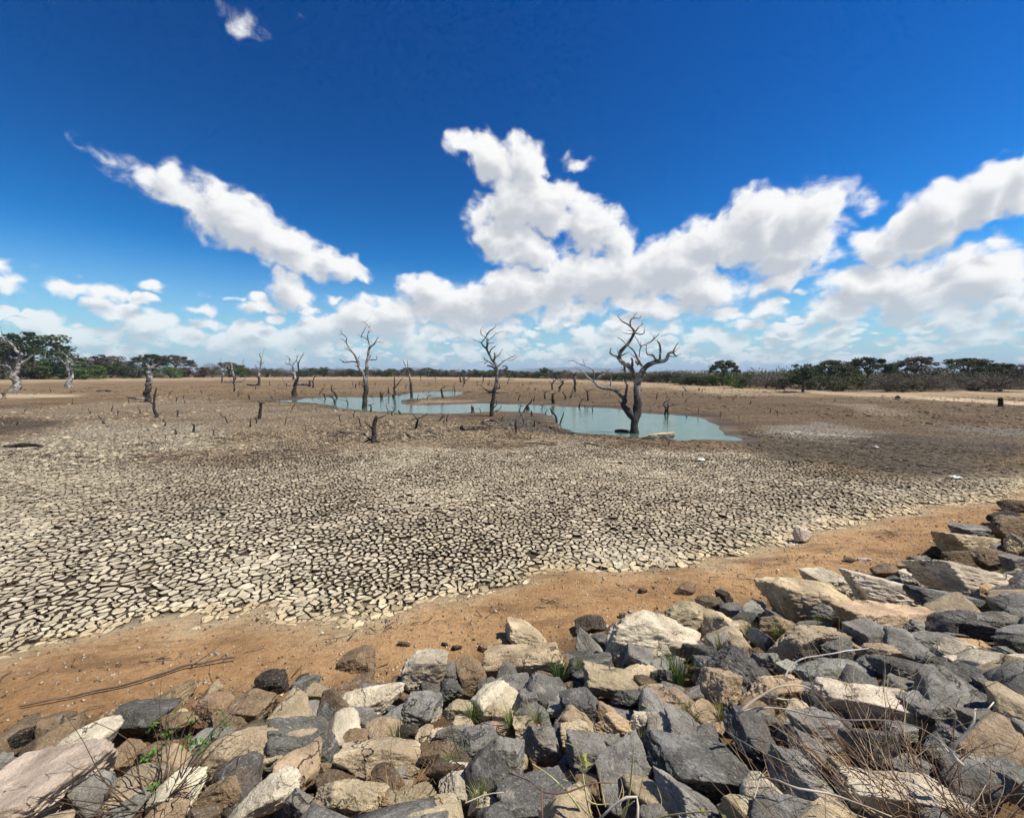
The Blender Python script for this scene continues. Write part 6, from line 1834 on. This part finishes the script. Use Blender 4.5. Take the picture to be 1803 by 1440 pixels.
dead_branch([(820, 1412, 4, .3), (850, 1400, 4, .3), (885, 1396, 3, .32)], 'short pale twig on stones below the mottled cream boulder', BW)
dead_branch([(895, 1360, 3, .3), (935, 1375, 4, .34), (960, 1392, 5, .34), (1000, 1392, 5, .34), (1040, 1382, 4, .34), (1085, 1378, 3, .34)], 'thin brown branch crossing the blue-grey flat-topped slab', (.17, .10, .07), arms=[[(956, 1440, 7, .3), (955, 1392, 6, .36)]])
dead_branch([(38, 1243, 4, .02), (90, 1233, 5, .03), (160, 1218, 6, .03), (240, 1200, 6, .03), (310, 1178, 7, .03), (360, 1166, 5, .04), (412, 1157, 5, .05)], 'long dark branch lying on the orange sand at the left', (.10, .078, .066), 'sticks on the sand', arms=[[(335, 1172, 4, .04), (365, 1153, 3, .10), (385, 1137, 2, .14), (403, 1121, 1.5, .18)], [(370, 1150, 2, .1), (360, 1155, 1, .1)]])
dead_branch([(1314, 1019, 2.5, .02), (1332, 1022, 2.5, .02), (1347, 1023, 2, .02)], 'short dark stick on the sand left of the orange flagstone', (.08, .06, .05), 'sticks on the sand')
dead_branch([(1556, 932, 2, .02), (1568, 936, 2, .02), (1578, 939, 1.5, .02)], 'short dark stick at the mud edge below the dark wet patch', (.1, .08, .06), 'sticks on the sand')

# ------------------------------------------------------------------ litter
def scrap(x, y, w, label, seed):
    rng = np.random.default_rng(seed)
    p = land(x, y, .03)
    W = w / F_PX * float((p - CAMP) @ FWD)
    n = 9
    V, F = [], []
    for i in range(n):
        for j in range(n):
            a, b = i / (n - 1) - .5, j / (n - 1) - .5
            V.append((a * W, b * W * .9, 0))
    V = np.array(V)
    V[:, 2] = np.abs(.22 * W * fbm(V * 6 / W + seed, 3, .6)) + .01
    V[:, :2] += .08 * W * np.stack([vnoise(V * 4 / W + 5), vnoise(V * 4 / W + 9)], -1)
    for i in range(n - 1):
        for j in range(n - 1):
            q = (i * n + j, (i + 1) * n + j, (i + 1) * n + j + 1, i * n + j + 1)
            if np.linalg.norm(V[list(q), :2].mean(0)) < W * (.42 + .12 * rng.random()):
                F.append(q)
    o = link('plastic_scrap', mesh_of('plastic_scrap', V, F, MS), None, p); o.color = (.62, .62, .6, 1)
    o.rotation_euler.z = seed
    m = o.modifiers.new('thick', 'SOLIDIFY'); m.thickness = .004
    tag(o, label, 'litter', 'white plastic scraps on the mud')
scrap(1542, 788, 11, 'crumpled white plastic scrap on the dark wet mud', 1)
scrap(1234, 810, 14, 'flat white plastic scrap on cracked mud below the pool', 2)
scrap(1682, 842, 16, 'white plastic scrap at the edge of the dark mud, right side', 3)

# ------------------------------------------------------------------ the air, which veils the far hills
def build_haze():
    x0, x1, y0, y1, z0, z1 = -9500, 9500, -9500, 9500, -4, 80
    V = [(x, y, z) for x in (x0, x1) for y in (y0, y1) for z in (z0, z1)]
    F = [(0, 1, 3, 2), (4, 6, 7, 5), (0, 4, 5, 1), (2, 3, 7, 6), (0, 2, 6, 4), (1, 5, 7, 3)]
    m = bpy.data.materials.new('air')
    m.use_nodes = True
    t = NT(m.node_tree)
    for n in list(t.n):
        t.n.remove(n)
    out = t.node('ShaderNodeOutputMaterial')
    v = t.node('ShaderNodeVolumePrincipled')
    v.inputs['Color'].default_value = (.62, .78, .95, 1)
    v.inputs['Density'].default_value = .00016
    t.l.new(v.outputs[0], out.inputs['Volume'])
    o = link('haze', mesh_of('haze', V, F, m))
    tag(o, 'thin blue air between the camera and the horizon', 'haze', None, 'stuff')
build_haze()
